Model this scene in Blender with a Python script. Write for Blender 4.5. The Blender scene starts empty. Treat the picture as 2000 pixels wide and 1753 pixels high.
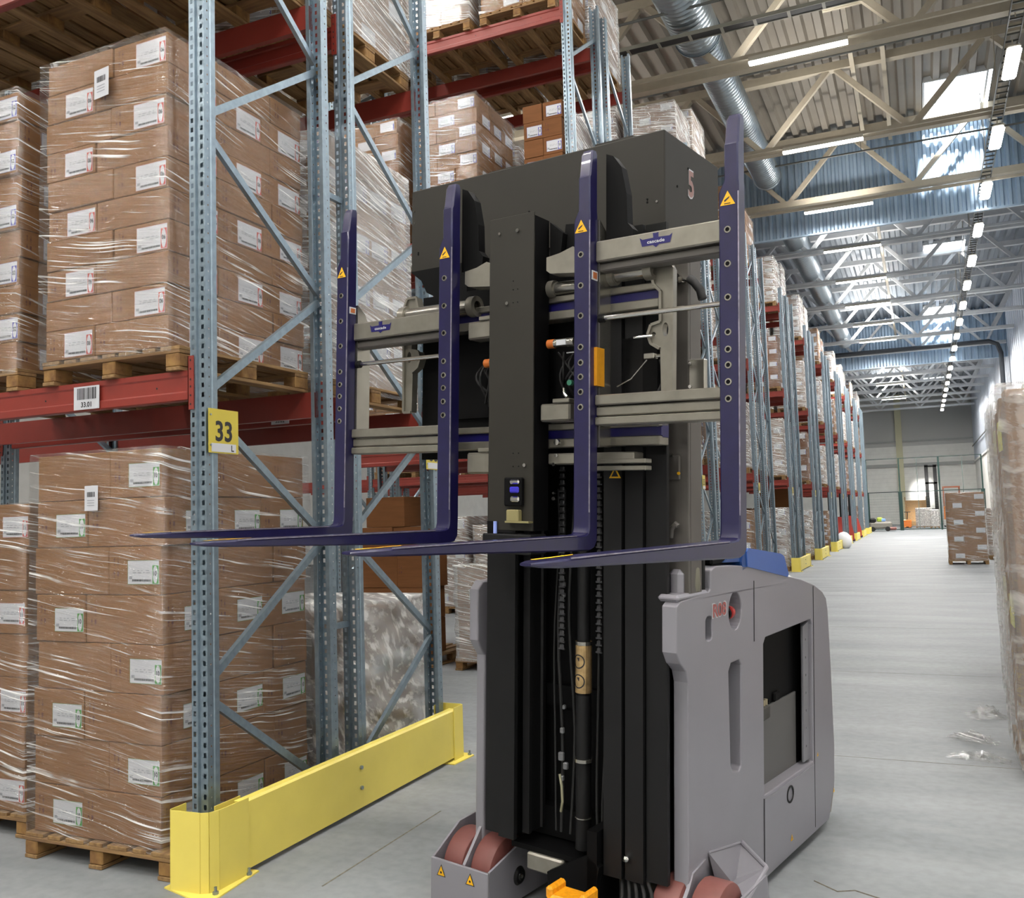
import bpy, math, random
from mathutils import Matrix, Vector
from mathutils.geometry import tessellate_polygon
random.seed(7)
SC = bpy.context.scene
COL = SC.collection

# ---------------------------------------------------------------- camera, world, sun, lamps, exposure
FPX = 1789.0
CAM_H = 1.9
def cam_axes(yaw, pit, rol):
    cy, sy = math.cos(yaw), math.sin(yaw)
    f = Vector((-sy*math.cos(pit), cy*math.cos(pit), math.sin(pit)))
    r = Vector((cy, sy, 0)); d = f.cross(r)
    r2 = r*math.cos(rol) + d*math.sin(rol)
    d2 = -r*math.sin(rol) + d*math.cos(rol)
    return r2, d2, f
_r, _d, _f = cam_axes(math.radians(24.015), math.radians(4.261), math.radians(1.769))
cd = bpy.data.cameras.new('camera')
cam = bpy.data.objects.new('camera', cd)
COL.objects.link(cam)
cd.sensor_width = 36; cd.lens = FPX/2000*36; cd.clip_end = 400; cd.clip_start = .05
cam.matrix_world = Matrix(((_r[0], -_d[0], -_f[0], 0), (_r[1], -_d[1], -_f[1], 0), (_r[2], -_d[2], -_f[2], CAM_H), (0, 0, 0, 1)))
SC.camera = cam
SC.view_settings.view_transform = 'Standard'
SC.view_settings.look = 'None'
SC.view_settings.gamma = 1
SC.view_settings.use_curve_mapping = False
SC.view_settings.exposure = 0.36
SC.cycles.transparent_max_bounces = 24
SC.cycles.max_bounces = 7

W = bpy.data.worlds.new('world'); SC.world = W; W.use_nodes = True
bg = W.node_tree.nodes['Background']
bg.inputs[0].default_value = (.82, .91, 1, 1)
bg.inputs[1].default_value = 8
sd = bpy.data.lights.new('sun', 'SUN'); sd.energy = 45; sd.angle = math.radians(6); sd.color = (1, .97, .93)
sun = bpy.data.objects.new('sun', sd); COL.objects.link(sun)
sun.rotation_euler = Vector((-.16, 1.3, -1.2)).to_track_quat('-Z', 'Y').to_euler()
LAMP_W = 130
AISLE_W = 160

# ---------------------------------------------------------------- materials
def lin(h):
    h = h.lstrip('#')
    o = []
    for i in (0, 2, 4):
        c = int(h[i:i+2], 16)/255
        o.append(c/12.92 if c <= .04045 else ((c+.055)/1.055)**2.4)
    return (*o, 1)
MATS = {}
def mat(name, col, rough=.5, metal=0, noise=0, nscale=8, stretch=(1, 1, 1), bump=0, bscale=40, emit=0, spec=.5, col2=None, coat=0):
    if name in MATS: return MATS[name]
    m = bpy.data.materials.new(name); m.use_nodes = True
    nt = m.node_tree; N = nt.nodes; L = nt.links
    b = N['Principled BSDF']
    c = lin(col)
    b.inputs['Base Color'].default_value = c
    b.inputs['Roughness'].default_value = rough
    b.inputs['Metallic'].default_value = metal
    b.inputs['Specular IOR Level'].default_value = spec
    b.inputs['Coat Weight'].default_value = coat
    if emit:
        b.inputs['Emission Color'].default_value = c
        b.inputs['Emission Strength'].default_value = emit
    if noise or bump:
        tc = N.new('ShaderNodeTexCoord'); mp = N.new('ShaderNodeMapping')
        mp.inputs['Scale'].default_value = stretch
        L.new(tc.outputs['Object'], mp.inputs[0])
        oi = N.new('ShaderNodeObjectInfo')
        ad = N.new('ShaderNodeVectorMath'); ad.operation = 'ADD'
        sc = N.new('ShaderNodeVectorMath'); sc.operation = 'SCALE'; sc.inputs[0].default_value = (37, 51, 23)
        L.new(oi.outputs['Random'], sc.inputs['Scale'])
        L.new(mp.outputs[0], ad.inputs[0]); L.new(sc.outputs[0], ad.inputs[1])
    if noise:
        nz = N.new('ShaderNodeTexNoise'); nz.inputs['Scale'].default_value = nscale; nz.inputs['Detail'].default_value = 6
        L.new(ad.outputs[0], nz.inputs['Vector'])
        mr = N.new('ShaderNodeMapRange'); mr.inputs[1].default_value = .3; mr.inputs[2].default_value = .7
        L.new(nz.outputs[0], mr.inputs[0])
        mx = N.new('ShaderNodeMix'); mx.data_type = 'RGBA'
        c2 = lin(col2) if col2 else tuple(x*(1-noise) for x in c[:3])+(1,)
        mx.inputs[6].default_value = c2; mx.inputs[7].default_value = c if col2 else tuple(min(1, x*(1+noise)) for x in c[:3])+(1,)
        L.new(mr.outputs[0], mx.inputs[0]); L.new(mx.outputs[2], b.inputs['Base Color'])
    if bump:
        n2 = N.new('ShaderNodeTexNoise'); n2.inputs['Scale'].default_value = bscale; n2.inputs['Detail'].default_value = 4
        L.new(ad.outputs[0], n2.inputs['Vector'])
        bp = N.new('ShaderNodeBump'); bp.inputs['Strength'].default_value = bump; bp.inputs['Distance'].default_value = .01
        L.new(n2.outputs[0], bp.inputs['Height']); L.new(bp.outputs[0], b.inputs['Normal'])
    MATS[name] = m
    return m

def film_mat(name, haze=.12, streak=.5, lo=.60, hi=.72, gl=.16, tilt=.12, crumple=.3, zs=42, xs=2.6, mask=True):
    """clear stretch film: see-through sheet with glossy wrinkles and milky streaks, part folds, part painted highlights"""
    m = bpy.data.materials.new(name); m.use_nodes = True
    nt = m.node_tree; N = nt.nodes; L = nt.links
    N.clear()
    out = N.new('ShaderNodeOutputMaterial')
    tc = N.new('ShaderNodeTexCoord')
    oi = N.new('ShaderNodeObjectInfo')
    sc = N.new('ShaderNodeVectorMath'); sc.operation = 'SCALE'; sc.inputs[0].default_value = (37, 51, 23)
    L.new(oi.outputs['Random'], sc.inputs['Scale'])
    ad = N.new('ShaderNodeVectorMath'); ad.operation = 'ADD'
    L.new(tc.outputs['Object'], ad.inputs[0]); L.new(sc.outputs[0], ad.inputs[1])
    # streaks run round the load, drifting up and down
    w = N.new('ShaderNodeTexNoise'); w.inputs['Scale'].default_value = 1.3; w.inputs['Detail'].default_value = 2
    L.new(ad.outputs[0], w.inputs['Vector'])
    sp = N.new('ShaderNodeSeparateXYZ'); L.new(ad.outputs[0], sp.inputs[0])
    xy = N.new('ShaderNodeMath'); xy.operation = 'ADD'; L.new(sp.outputs[0], xy.inputs[0]); L.new(sp.outputs[1], xy.inputs[1])
    wt = N.new('ShaderNodeMath'); wt.operation = 'MULTIPLY_ADD'; wt.inputs[1].default_value = crumple; L.new(w.outputs[0], wt.inputs[0]); L.new(sp.outputs[2], wt.inputs[2])
    tl = N.new('ShaderNodeMath'); tl.operation = 'MULTIPLY_ADD'; tl.inputs[1].default_value = tilt
    L.new(xy.outputs[0], tl.inputs[0]); L.new(wt.outputs[0], tl.inputs[2])
    cb = N.new('ShaderNodeCombineXYZ'); L.new(xy.outputs[0], cb.inputs[0]); L.new(tl.outputs[0], cb.inputs[2])
    mp = N.new('ShaderNodeMapping'); mp.inputs['Scale'].default_value = (xs, 1, zs); L.new(cb.outputs[0], mp.inputs[0])
    n1 = N.new('ShaderNodeTexNoise'); n1.inputs['Scale'].default_value = 1.0; n1.inputs['Detail'].default_value = 3; n1.inputs['Roughness'].default_value = .55
    L.new(mp.outputs[0], n1.inputs['Vector'])
    r1 = N.new('ShaderNodeMapRange'); r1.inputs[1].default_value = lo; r1.inputs[2].default_value = hi; L.new(n1.outputs[0], r1.inputs[0])
    bp = N.new('ShaderNodeBump'); bp.inputs['Strength'].default_value = .9; bp.inputs['Distance'].default_value = .02
    L.new(n1.outputs[0], bp.inputs['Height'])
    tr = N.new('ShaderNodeBsdfTransparent'); tr.inputs[0].default_value = (.985, .985, .985, 1)
    g = N.new('ShaderNodeBsdfGlossy'); g.inputs['Roughness'].default_value = .14; L.new(bp.outputs[0], g.inputs['Normal'])
    m1 = N.new('ShaderNodeMixShader'); m1.inputs[0].default_value = gl
    L.new(tr.outputs[0], m1.inputs[1]); L.new(g.outputs[0], m1.inputs[2])
    df = N.new('ShaderNodeBsdfDiffuse'); df.inputs[0].default_value = (.93, .94, .93, 1)
    tl2 = N.new('ShaderNodeBsdfTranslucent'); tl2.inputs[0].default_value = (.93, .94, .93, 1)
    m2 = N.new('ShaderNodeMixShader'); m2.inputs[0].default_value = .2
    L.new(df.outputs[0], m2.inputs[1]); L.new(tl2.outputs[0], m2.inputs[2])
    f = N.new('ShaderNodeMath'); f.operation = 'MULTIPLY_ADD'; f.inputs[1].default_value = streak; f.inputs[2].default_value = haze  # streak white covers film folds and painted-in glints
    if mask:
        mk = N.new('ShaderNodeTexNoise'); mk.inputs['Scale'].default_value = 2.2; mk.inputs['Detail'].default_value = 3
        mv = N.new('ShaderNodeMapping'); mv.inputs['Scale'].default_value = (1, 1, 2.2); L.new(ad.outputs[0], mv.inputs[0]); L.new(mv.outputs[0], mk.inputs['Vector'])
        mr = N.new('ShaderNodeMapRange'); mr.inputs[1].default_value = .40; mr.inputs[2].default_value = .60; L.new(mk.outputs[0], mr.inputs[0])
        mm = N.new('ShaderNodeMath'); mm.operation = 'MULTIPLY'; L.new(mr.outputs[0], mm.inputs[0]); L.new(r1.outputs[0], mm.inputs[1]); L.new(mm.outputs[0], f.inputs[0])
    else:
        L.new(r1.outputs[0], f.inputs[0])
    m3 = N.new('ShaderNodeMixShader'); L.new(f.outputs[0], m3.inputs[0]); L.new(m1.outputs[0], m3.inputs[1]); L.new(m2.outputs[0], m3.inputs[2])
    L.new(m3.outputs[0], out.inputs[0])
    return m

M_CARD = mat('cardboard', '#7f5a35', .78, noise=.10, nscale=3, stretch=(1, 1, 9), spec=.2)
M_CARD2 = mat('cardboard_warm', '#70492a', .78, noise=.10, nscale=3, stretch=(1, 1, 9), spec=.2)
M_CARDD = mat('cardboard_seam', '#6f4f36', .85)
M_INK = mat('brown_print', '#5a3026', .8)
M_WHITE = mat('label_paper', '#bcbec3', .6)
M_BLK = mat('label_ink', '#1c1c20', .6)
M_GREY = mat('label_grey_ink', '#8d9096', .6)
M_RED = mat('label_red', '#b5473c', .5)
M_GRN = mat('label_green', '#3f8a35', .5)
M_BLU = mat('label_blue', '#4a45a0', .5)
M_WOOD = mat('pallet_wood', '#95774d', .8, noise=.35, nscale=4, stretch=(9, 1, 9), col2='#6f5233', bump=.2)
M_WOODX = mat('pallet_wood_cross', '#917248', .8, noise=.35, nscale=4, stretch=(1, 9, 9), col2='#70543a', bump=.2)
M_BLOCK = mat('pallet_block_wood', '#93703f', .85, noise=.4, nscale=14, col2='#6b4a2a', bump=.4)
M_FLAT = mat('dark_pallet_wood', '#7a5a3d', .85, noise=.35, nscale=6, col2='#54402c', bump=.3)
M_GALV = mat('galvanised_steel', '#8898a3', .38, metal=.75, noise=.12, nscale=24, spec=.5)
M_GALVD = mat('galvanised_inside', '#8b979c', .42, metal=.7, noise=.12, nscale=24)
M_BEAM = mat('red_painted_beam', '#802e25', .42, noise=.08, nscale=3, coat=.15)
M_YEL = mat('yellow_guard_paint', '#e2d062', .45, noise=.06, nscale=2.5)
M_YELD = mat('worn_yellow_edge', '#a8832e', .6, noise=.2, nscale=30)
M_SIGN = mat('yellow_sign', '#bcaa3c', .5)
M_BOLT = mat('zinc_bolt', '#8f9aa0', .3, metal=.8)
M_FILM = film_mat('stretch_film', .02, .95, .55, .66, .14, .16, .10, 60, 1.1)
M_FILM2 = film_mat('heavy_stretch_film', .22, .7, .52, .64, .26, .2, .12, 45, 1.6, mask=False)
M_FILM3 = film_mat('loose_crumpled_film', .30, .5, .50, .62, .30, .5, .5, 14, 9, mask=False)

# ---------------------------------------------------------------- mesh helpers
class MB:
    def __init__(s): s.v = []; s.f = []; s.m = []
    def add(s, vs, fs, m=0, T=None):
        o = len(s.v)
        if T is not None: vs = [T @ Vector(p) for p in vs]
        s.v += [tuple(p) for p in vs]
        s.f += [tuple(i+o for i in f) for f in fs]
        s.m += [m]*len(fs)
        return s
    def box(s, x0, x1, y0, y1, z0, z1, m=0, T=None):
        vs = [(x, y, z) for x in (x0, x1) for y in (y0, y1) for z in (z0, z1)]
        fs = [(0, 1, 3, 2), (4, 6, 7, 5), (0, 4, 5, 1), (2, 3, 7, 6), (0, 2, 6, 4), (1, 5, 7, 3)]
        return s.add(vs, fs, m, T)
    def bbox(s, x0, x1, y0, y1, z0, z1, b=.01, m=0, T=None):
        """box with chamfered edges"""
        b = min(b, (x1-x0)*.49, (y1-y0)*.49, (z1-z0)*.49)
        vs = []; idx = {}
        X = (x0, x1); Y = (y0, y1); Z = (z0, z1)
        for i in (0, 1):
            for j in (0, 1):
                for k in (0, 1):
                    sx, sy, sz = (1-2*i)*b, (1-2*j)*b, (1-2*k)*b
                    idx[(i, j, k, 0)] = len(vs); vs.append((X[i], Y[j]+sy, Z[k]+sz))
                    idx[(i, j, k, 1)] = len(vs); vs.append((X[i]+sx, Y[j], Z[k]+sz))
                    idx[(i, j, k, 2)] = len(vs); vs.append((X[i]+sx, Y[j]+sy, Z[k]))
        g = lambda i, j, k, a: idx[(i, j, k, a)]
        fs = []
        for i in (0, 1):
            q = [g(i, 0, 0, 0), g(i, 1, 0, 0), g(i, 1, 1, 0), g(i, 0, 1, 0)]; fs.append(q if i else q[::-1])
        for j in (0, 1):
            q = [g(0, j, 0, 1), g(1, j, 0, 1), g(1, j, 1, 1), g(0, j, 1, 1)]; fs.append(q[::-1] if j else q)
        for k in (0, 1):
            q = [g(0, 0, k, 2), g(1, 0, k, 2), g(1, 1, k, 2), g(0, 1, k, 2)]; fs.append(q if k else q[::-1])
        for j in (0, 1):
            for k in (0, 1):
                q = [g(0, j, k, 1), g(1, j, k, 1), g(1, j, k, 2), g(0, j, k, 2)]; fs.append(q if j != k else q[::-1])
        for i in (0, 1):
            for k in (0, 1):
                q = [g(i, 0, k, 0), g(i, 1, k, 0), g(i, 1, k, 2), g(i, 0, k, 2)]; fs.append(q if i == k else q[::-1])
        for i in (0, 1):
            for j in (0, 1):
                q = [g(i, j, 0, 0), g(i, j, 1, 0), g(i, j, 1, 1), g(i, j, 0, 1)]; fs.append(q if i != j else q[::-1])
                for k in (0, 1):
                    t = [g(i, j, k, 0), g(i, j, k, 1), g(i, j, k, 2)]; fs.append(t if (i+j+k) % 2 == 0 else t[::-1])
        return s.add(vs, fs, m, T)
    def quad(s, a, b, c, d, m=0, T=None): return s.add([a, b, c, d], [(0, 1, 2, 3)], m, T)
    def cyl(s, p0, p1, r, n=14, m=0, r1=None, cap=True, T=None):
        p0, p1 = Vector(p0), Vector(p1); d = (p1-p0).normalized()
        a = d.orthogonal().normalized(); b = d.cross(a)
        r1 = r if r1 is None else r1
        vs = []
        for p, rr in ((p0, r), (p1, r1)):
            for i in range(n):
                t = 2*math.pi*i/n
                vs.append(p+a*math.cos(t)*rr+b*math.sin(t)*rr)
        fs = [(i, (i+1) % n, n+(i+1) % n, n+i) for i in range(n)]
        if cap: fs += [tuple(range(n))[::-1], tuple(range(n, 2*n))]
        return s.add(vs, fs, m, T)
    def path(s, pts, r, n=8, m=0, T=None):
        pts = [Vector(p) for p in pts]; vs = []; fs = []
        a = None
        for i, p in enumerate(pts):
            d = (pts[min(i+1, len(pts)-1)]-pts[max(i-1, 0)]).normalized()
            if a is None: a = d.orthogonal().normalized()
            a = (a-d*a.dot(d)).normalized(); b = d.cross(a)
            for k in range(n):
                t = 2*math.pi*k/n; vs.append(p+a*math.cos(t)*r+b*math.sin(t)*r)
        for i in range(len(pts)-1):
            for k in range(n): fs.append((i*n+k, i*n+(k+1) % n, (i+1)*n+(k+1) % n, (i+1)*n+k))
        fs += [tuple(range(n))[::-1], tuple(range((len(pts)-1)*n, len(pts)*n))]
        return s.add(vs, fs, m, T)
    def bar(s, p0, p1, w, h, m=0, up=(0, 0, 1), T=None):
        p0, p1 = Vector(p0), Vector(p1); d = (p1-p0).normalized()
        u = Vector(up); sd_ = d.cross(u).normalized(); u = sd_.cross(d)
        vs = [p+sd_*a*w/2+u*b*h/2 for p in (p0, p1) for a, b in ((-1, -1), (1, -1), (1, 1), (-1, 1))]
        return s.add(vs, [(0, 3, 2, 1), (4, 5, 6, 7), (0, 1, 5, 4), (1, 2, 6, 5), (2, 3, 7, 6), (3, 0, 4, 7)], m, T)
    def chan(s, p0, p1, w, h, out, m=0, t=.004):
        """open C channel: web of width w, two flanges of depth h pointing along -out"""
        p0, p1 = Vector(p0), Vector(p1); d = (p1-p0).normalized(); o = Vector(out).normalized()
        a = d.cross(o).normalized(); o = a.cross(d)
        prof = [(-w/2, -h), (-w/2, 0), (w/2, 0), (w/2, -h), (w/2-.010, -h), (w/2-.010, -h+t), (w/2-t, -h+t), (w/2-t, -t), (-w/2+t, -t), (-w/2+t, -h+t), (-w/2+.010, -h+t), (-w/2+.010, -h)]
        n = len(prof)
        vs = [p+a*x+o*y for p in (p0, p1) for x, y in prof]
        return s.add(vs, [(i, (i+1) % n, n+(i+1) % n, n+i) for i in range(n)], m)
    def plate(s, loops, a0, a1, axis=0, m=0, T=None, bev=0):
        """outline with holes (2D loops), given thickness along axis; the other two axes keep their order"""
        def P(a, q):
            if axis == 0: return (a, q[0], q[1])
            if axis == 1: return (q[0], a, q[1])
            return (q[0], q[1], a)
        flat = [q for l in loops for q in l]
        tris = tessellate_polygon([[Vector((q[0], q[1], 0)) for q in l] for l in loops])
        n = len(flat)
        vs = [P(a0, q) for q in flat]+[P(a1, q) for q in flat]
        fs = [tuple(t) for t in tris]+[tuple(i+n for i in t[::-1]) for t in tris]
        o = 0
        for l in loops:
            k = len(l)
            fs += [(o+i, o+(i+1) % k, n+o+(i+1) % k, n+o+i) for i in range(k)]
            o += k
        return s.add(vs, fs, m, T)
    def lathe(s, prof, c=(0, 0, 0), n=24, m=0, axis='z', T=None):
        vs = []; fs = []
        for r, h in prof:
            for i in range(n):
                t = 2*math.pi*i/n
                x, y = r*math.cos(t), r*math.sin(t)
                p = {'z': (x, y, h), 'x': (h, x, y), 'y': (x, h, y)}[axis]
                vs.append((p[0]+c[0], p[1]+c[1], p[2]+c[2]))
        for j in range(len(prof)-1):
            for i in range(n): fs.append((j*n+i, j*n+(i+1) % n, (j+1)*n+(i+1) % n, (j+1)*n+i))
        return s.add(vs, fs, m, T)
    def text(s, txt, size, m=0, T=None, depth=0):
        vs, fs = text_geo(txt); return s.add([(x*size, y*size, depth) for x, y in vs], fs, m, T)
    def mesh(s, name, mats, smooth=False):
        me = bpy.data.meshes.new(name)
        me.from_pydata(s.v, [], s.f)
        for mm in (mats if isinstance(mats, (list, tuple)) else [mats]): me.materials.append(mm)
        me.polygons.foreach_set('material_index', s.m)
        if smooth: me.polygons.foreach_set('use_smooth', [True]*len(s.f))
        me.update()
        return me
    def build(s, name, mats, parent=None, smooth=False, fix=True, **kw):
        me = s.mesh(name, mats, smooth)
        if fix: fixn(me)
        o = obj(name, me, parent)
        tag(o, **kw)
        return o
import bmesh
def fixn(me):
    bm = bmesh.new(); bm.from_mesh(me); bmesh.ops.recalc_face_normals(bm, faces=bm.faces); bm.to_mesh(me); bm.free()
def autosmooth(o, ang=35):
    me = o.data
    me.polygons.foreach_set('use_smooth', [True]*len(me.polygons))
    me.set_sharp_from_angle(angle=math.radians(ang))
def obj(name, data, parent=None, loc=None, rot=None):
    o = bpy.data.objects.new(name, data); COL.objects.link(o)
    if parent: o.parent = parent
    if loc is not None: o.location = loc
    if rot is not None: o.rotation_euler = rot
    return o
def tag(o, label=None, cat=None, group=None, kind=None):
    if label: o['label'] = label
    if cat: o['category'] = cat
    if group: o['group'] = group
    if kind: o['kind'] = kind
    return o
def thing(name, label, cat, loc=(0, 0, 0), rot=(0, 0, 0), group=None):
    o = obj(name, None, None, loc, rot); o.empty_display_size = .1
    return tag(o, label, cat, group)
_TG = {}
def text_geo(t):
    """outline letters as flat faces, height about 1 for capitals, centred"""
    if t in _TG: return _TG[t]
    cu = bpy.data.curves.new('lettering', 'FONT'); cu.body = t; cu.align_x = 'CENTER'; cu.align_y = 'CENTER'; cu.resolution_u = 3
    cu.offset = .025
    ob = bpy.data.objects.new('lettering', cu); COL.objects.link(ob)
    dg = bpy.context.evaluated_depsgraph_get()
    me = bpy.data.meshes.new_from_object(ob.evaluated_get(dg))
    vs = [(v.co.x, v.co.y) for v in me.vertices]; fs = [tuple(p.vertices) for p in me.polygons]
    bpy.data.objects.remove(ob); bpy.data.meshes.remove(me); bpy.data.curves.remove(cu)
    ys = [v[1] for v in vs]; k = 1/(max(ys)-min(ys)); my = (max(ys)+min(ys))/2
    xs = [v[0] for v in vs]; mx = (max(xs)+min(xs))/2
    _TG[t] = ([((x-mx)*k, (y-my)*k) for x, y in vs], fs)
    return _TG[t]
def rrect(x0, x1, y0, y1, r, n=4):
    o = []
    for cx_, cy_, a in ((x1-r, y1-r, 0), (x0+r, y1-r, 90), (x0+r, y0+r, 180), (x1-r, y0+r, 270)):
        for i in range(n+1):
            t = math.radians(a+90*i/n); o.append((cx_+r*math.cos(t), cy_+r*math.sin(t)))
    return o
def circ(cx_, cy_, r, n=16, ry=None):
    ry = r if ry is None else ry
    return [(cx_+r*math.cos(2*math.pi*i/n), cy_+ry*math.sin(2*math.pi*i/n)) for i in range(n)]
FRONT = Matrix(((1, 0, 0, 0), (0, 0, -1, 0), (0, 1, 0, 0), (0, 0, 0, 1)))       # xy drawing -> faces -Y
SIDE = Matrix(((0, 0, 1, 0), (1, 0, 0, 0), (0, 1, 0, 0), (0, 0, 0, 1)))         # xy drawing -> faces +X

# ================================================================ THE SETTING
ORD = ['first', 'second', 'third', 'fourth', 'fifth', 'sixth', 'seventh', 'eighth', 'ninth', 'tenth', 'eleventh', 'twelfth', 'thirteenth', 'fourteenth']
def structure(name, mb, mats, **kw): return mb.build(name, mats, kind='structure', **kw)

# ---- floor: polished pale concrete
def floor_mat():
    m = bpy.data.materials.new('polished_concrete'); m.use_nodes = True
    nt = m.node_tree; N = nt.nodes; L = nt.links; b = N['Principled BSDF']
    tc = N.new('ShaderNodeTexCoord')
    n1 = N.new('ShaderNodeTexNoise'); n1.inputs['Scale'].default_value = .9; n1.inputs['Detail'].default_value = 8; n1.inputs['Roughness'].default_value = .6
    mp = N.new('ShaderNodeMapping'); mp.inputs['Scale'].default_value = (.5, 1.6, 1); L.new(tc.outputs['Object'], mp.inputs[0]); L.new(mp.outputs[0], n1.inputs['Vector'])
    n2 = N.new('ShaderNodeTexNoise'); n2.inputs['Scale'].default_value = 14; n2.inputs['Detail'].default_value = 6; L.new(tc.outputs['Object'], n2.inputs['Vector'])
    cr = N.new('ShaderNodeValToRGB'); cr.color_ramp.elements[0].position = .32; cr.color_ramp.elements[1].position = .68
    cr.color_ramp.elements[0].color = lin('#787c80'); cr.color_ramp.elements[1].color = lin('#94979a'); L.new(n1.outputs[0], cr.inputs[0])
    mx = N.new('ShaderNodeMix'); mx.data_type = 'RGBA'; mx.blend_type = 'MULTIPLY'; mx.inputs[0].default_value = .35
    cr2 = N.new('ShaderNodeValToRGB'); cr2.color_ramp.elements[0].position = .35; cr2.color_ramp.elements[0].color = (.72, .71, .69, 1); cr2.color_ramp.elements[1].position = .6; L.new(n2.outputs[0], cr2.inputs[0])
    L.new(cr.outputs[0], mx.inputs[6]); L.new(cr2.outputs[0], mx.inputs[7]); L.new(mx.outputs[2], b.inputs['Base Color'])
    mr = N.new('ShaderNodeMapRange'); mr.inputs[3].default_value = .5; mr.inputs[4].default_value = .68; L.new(n1.outputs[0], mr.inputs[0]); L.new(mr.outputs[0], b.inputs['Roughness'])
    b.inputs['Specular IOR Level'].default_value = .12
    bp = N.new('ShaderNodeBump'); bp.inputs['Strength'].default_value = .05; bp.inputs['Distance'].default_value = .01; L.new(n2.outputs[0], bp.inputs['Height']); L.new(bp.outputs[0], b.inputs['Normal'])
    return m
M_FLOOR = floor_mat()
M_JOINT = mat('floor_joint', '#6d675c', .9, noise=.3, nscale=30)
f = MB(); f.box(-40, 4.9, -14, 100, -.2, 0)
structure('floor', f, M_FLOOR)
f = MB()
for y in (7.55, 11.4, 15.6, 22.0, 28.4): f.box(-3.3, 4.8, y, y+.006, .0005, .0012)
f.box(-3.0, -2.99, 4.1, 5.4, .0005, .0012)
f.path([(-.62, 5.02, 0), (-.5, 4.92, .001), (-.42, 4.96, .001), (-.3, 4.9, .001), (-.17, 4.93, .001)], .004, 5)
structure('trim_1', f, M_JOINT)

# ---- roof deck: trapezoid sheet, ribs along the aisle, three skylight openings
ZD = 13.0
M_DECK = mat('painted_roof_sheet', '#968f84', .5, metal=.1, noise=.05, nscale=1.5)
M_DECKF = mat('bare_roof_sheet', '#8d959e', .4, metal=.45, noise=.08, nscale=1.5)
HX0, HX1 = .68, 2.15
HOLES = [(25.95, 28.15), (42.6, 44.6), (56.4, 58.4), (72, 74), (88, 90)]
ys = [-14]; flags = []
for a, b in HOLES: ys += [a, b]
ys.append(100)
dk = MB()
per = .42
prof = [(0, 0), (.15, 0), (.20, .13), (.37, .13), (.42, 0)]
i = 0; x = -26.0
while x < 4.9:
    for k in range(4):
        xa, za = x+prof[k][0], ZD+prof[k][1]; xb, zb = x+prof[k+1][0], ZD+prof[k+1][1]
        inh = xb > HX0 and xa < HX1
        for j in range(len(ys)-1):
            hole = j % 2 == 1
            if hole and inh: continue
            y0, y1 = ys[j], ys[j+1]
            yy = [y0, 28.6, y1] if y0 < 28.6 < y1 else [y0, y1]
            for q in range(len(yy)-1):
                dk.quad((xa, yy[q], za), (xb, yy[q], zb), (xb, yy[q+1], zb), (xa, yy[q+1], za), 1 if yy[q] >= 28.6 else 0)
    x += per
structure('ceiling', dk, [M_DECK, M_DECKF], fix=False)
M_CURB = mat('skylight_curb', '#cfd3d6', .5)
M_GLAZ = film_mat('skylight_glazing', .12, 0, .5, .6, .05, mask=False)
for n, (a, b) in enumerate(HOLES):
    s = MB()
    for (x0, x1, y0, y1) in ((HX0-.05, HX0, a-.05, b+.05), (HX1, HX1+.05, a-.05, b+.05), (HX0, HX1, a-.05, a), (HX0, HX1, b, b+.05)):
        s.box(x0, x1, y0, y1, ZD-.02, ZD+.5)
    s.box(HX0, HX1, a+.0, a+.04, ZD+.3, ZD+.35); s.box(HX0, HX1, b-.04, b, ZD+.3, ZD+.35)
    w = structure('window_%d' % (n+1), s, M_CURB)
    g = MB(); g.box(HX0-.04, HX1+.04, a-.04, b+.04, ZD+.5, ZD+.52)
    g.build('window_pane', M_GLAZ, w)

# ---- walls
M_WALLP = mat('metal_wall_panel', '#b9c0cb', .42, metal=.35, noise=.06, nscale=.8)
M_WALLW = mat('white_block_wall', '#dededa', .8, noise=.05, nscale=2)
M_WALLG = mat('grey_wall_band', '#b9bab8', .8)
M_SCREEN = mat('corrugated_screen_steel', '#a3b8cc', .32, metal=.45, noise=.08, nscale=2)
M_TRIMD = mat('dark_trim', '#3a3f44', .6)
w = MB()
y = -14.0
while y < 100:      # ribbed upper cladding of the right wall
    w.quad((4.9, y, 6.0), (4.9, y, ZD+.3), (4.9, y+.7, ZD+.3), (4.9, y+.7, 6.0))
    w.quad((4.9, y+.7, 6.0), (4.9, y+.7, ZD+.3), (4.84, y+.76, ZD+.3), (4.84, y+.76, 6.0))
    w.quad((4.84, y+.76, 6.0), (4.84, y+.76, ZD+.3), (4.84, y+.94, ZD+.3), (4.84, y+.94, 6.0))
    w.quad((4.84, y+.94, 6.0), (4.84, y+.94, ZD+.3), (4.9, y+1.0, ZD+.3), (4.9, y+1.0, 6.0))
    y += 1.0
w.box(4.9, 5.1, -14, 100, 0, 6.0, 1)
w.box(4.78, 4.9, -14, 100, 5.9, 6.05, 1)
structure('wall_right', w, [M_WALLP, M_WALLW], fix=False)
w = MB()
w.box(-40, 5.1, 100, 100.2, 0, 7.8, 0)
w.box(-40, 5.1, 100, 100.2, 7.8, ZD+.3, 1)
for z in [k*.42+.42 for k in range(17)]: w.box(-5, 4.9, 99.99, 100, z, z+.012, 1)
structure('wall_end', w, [M_WALLW, M_WALLG])
w = MB(); w.box(-40, 5.1, -14.2, -14, 0, ZD+.3); structure('wall_behind', w, M_WALLW)
w = MB(); w.box(-26.2, -26, -14, 100, 0, ZD+.3); structure('wall_left', w, M_WALLW)
w = MB()
w.box(-2.15, -1.55, 99.6, 100, 0, ZD, 0)
structure('trim_2', w, mat('cream_column', '#c5c2a4', .7))
w = MB()
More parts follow.
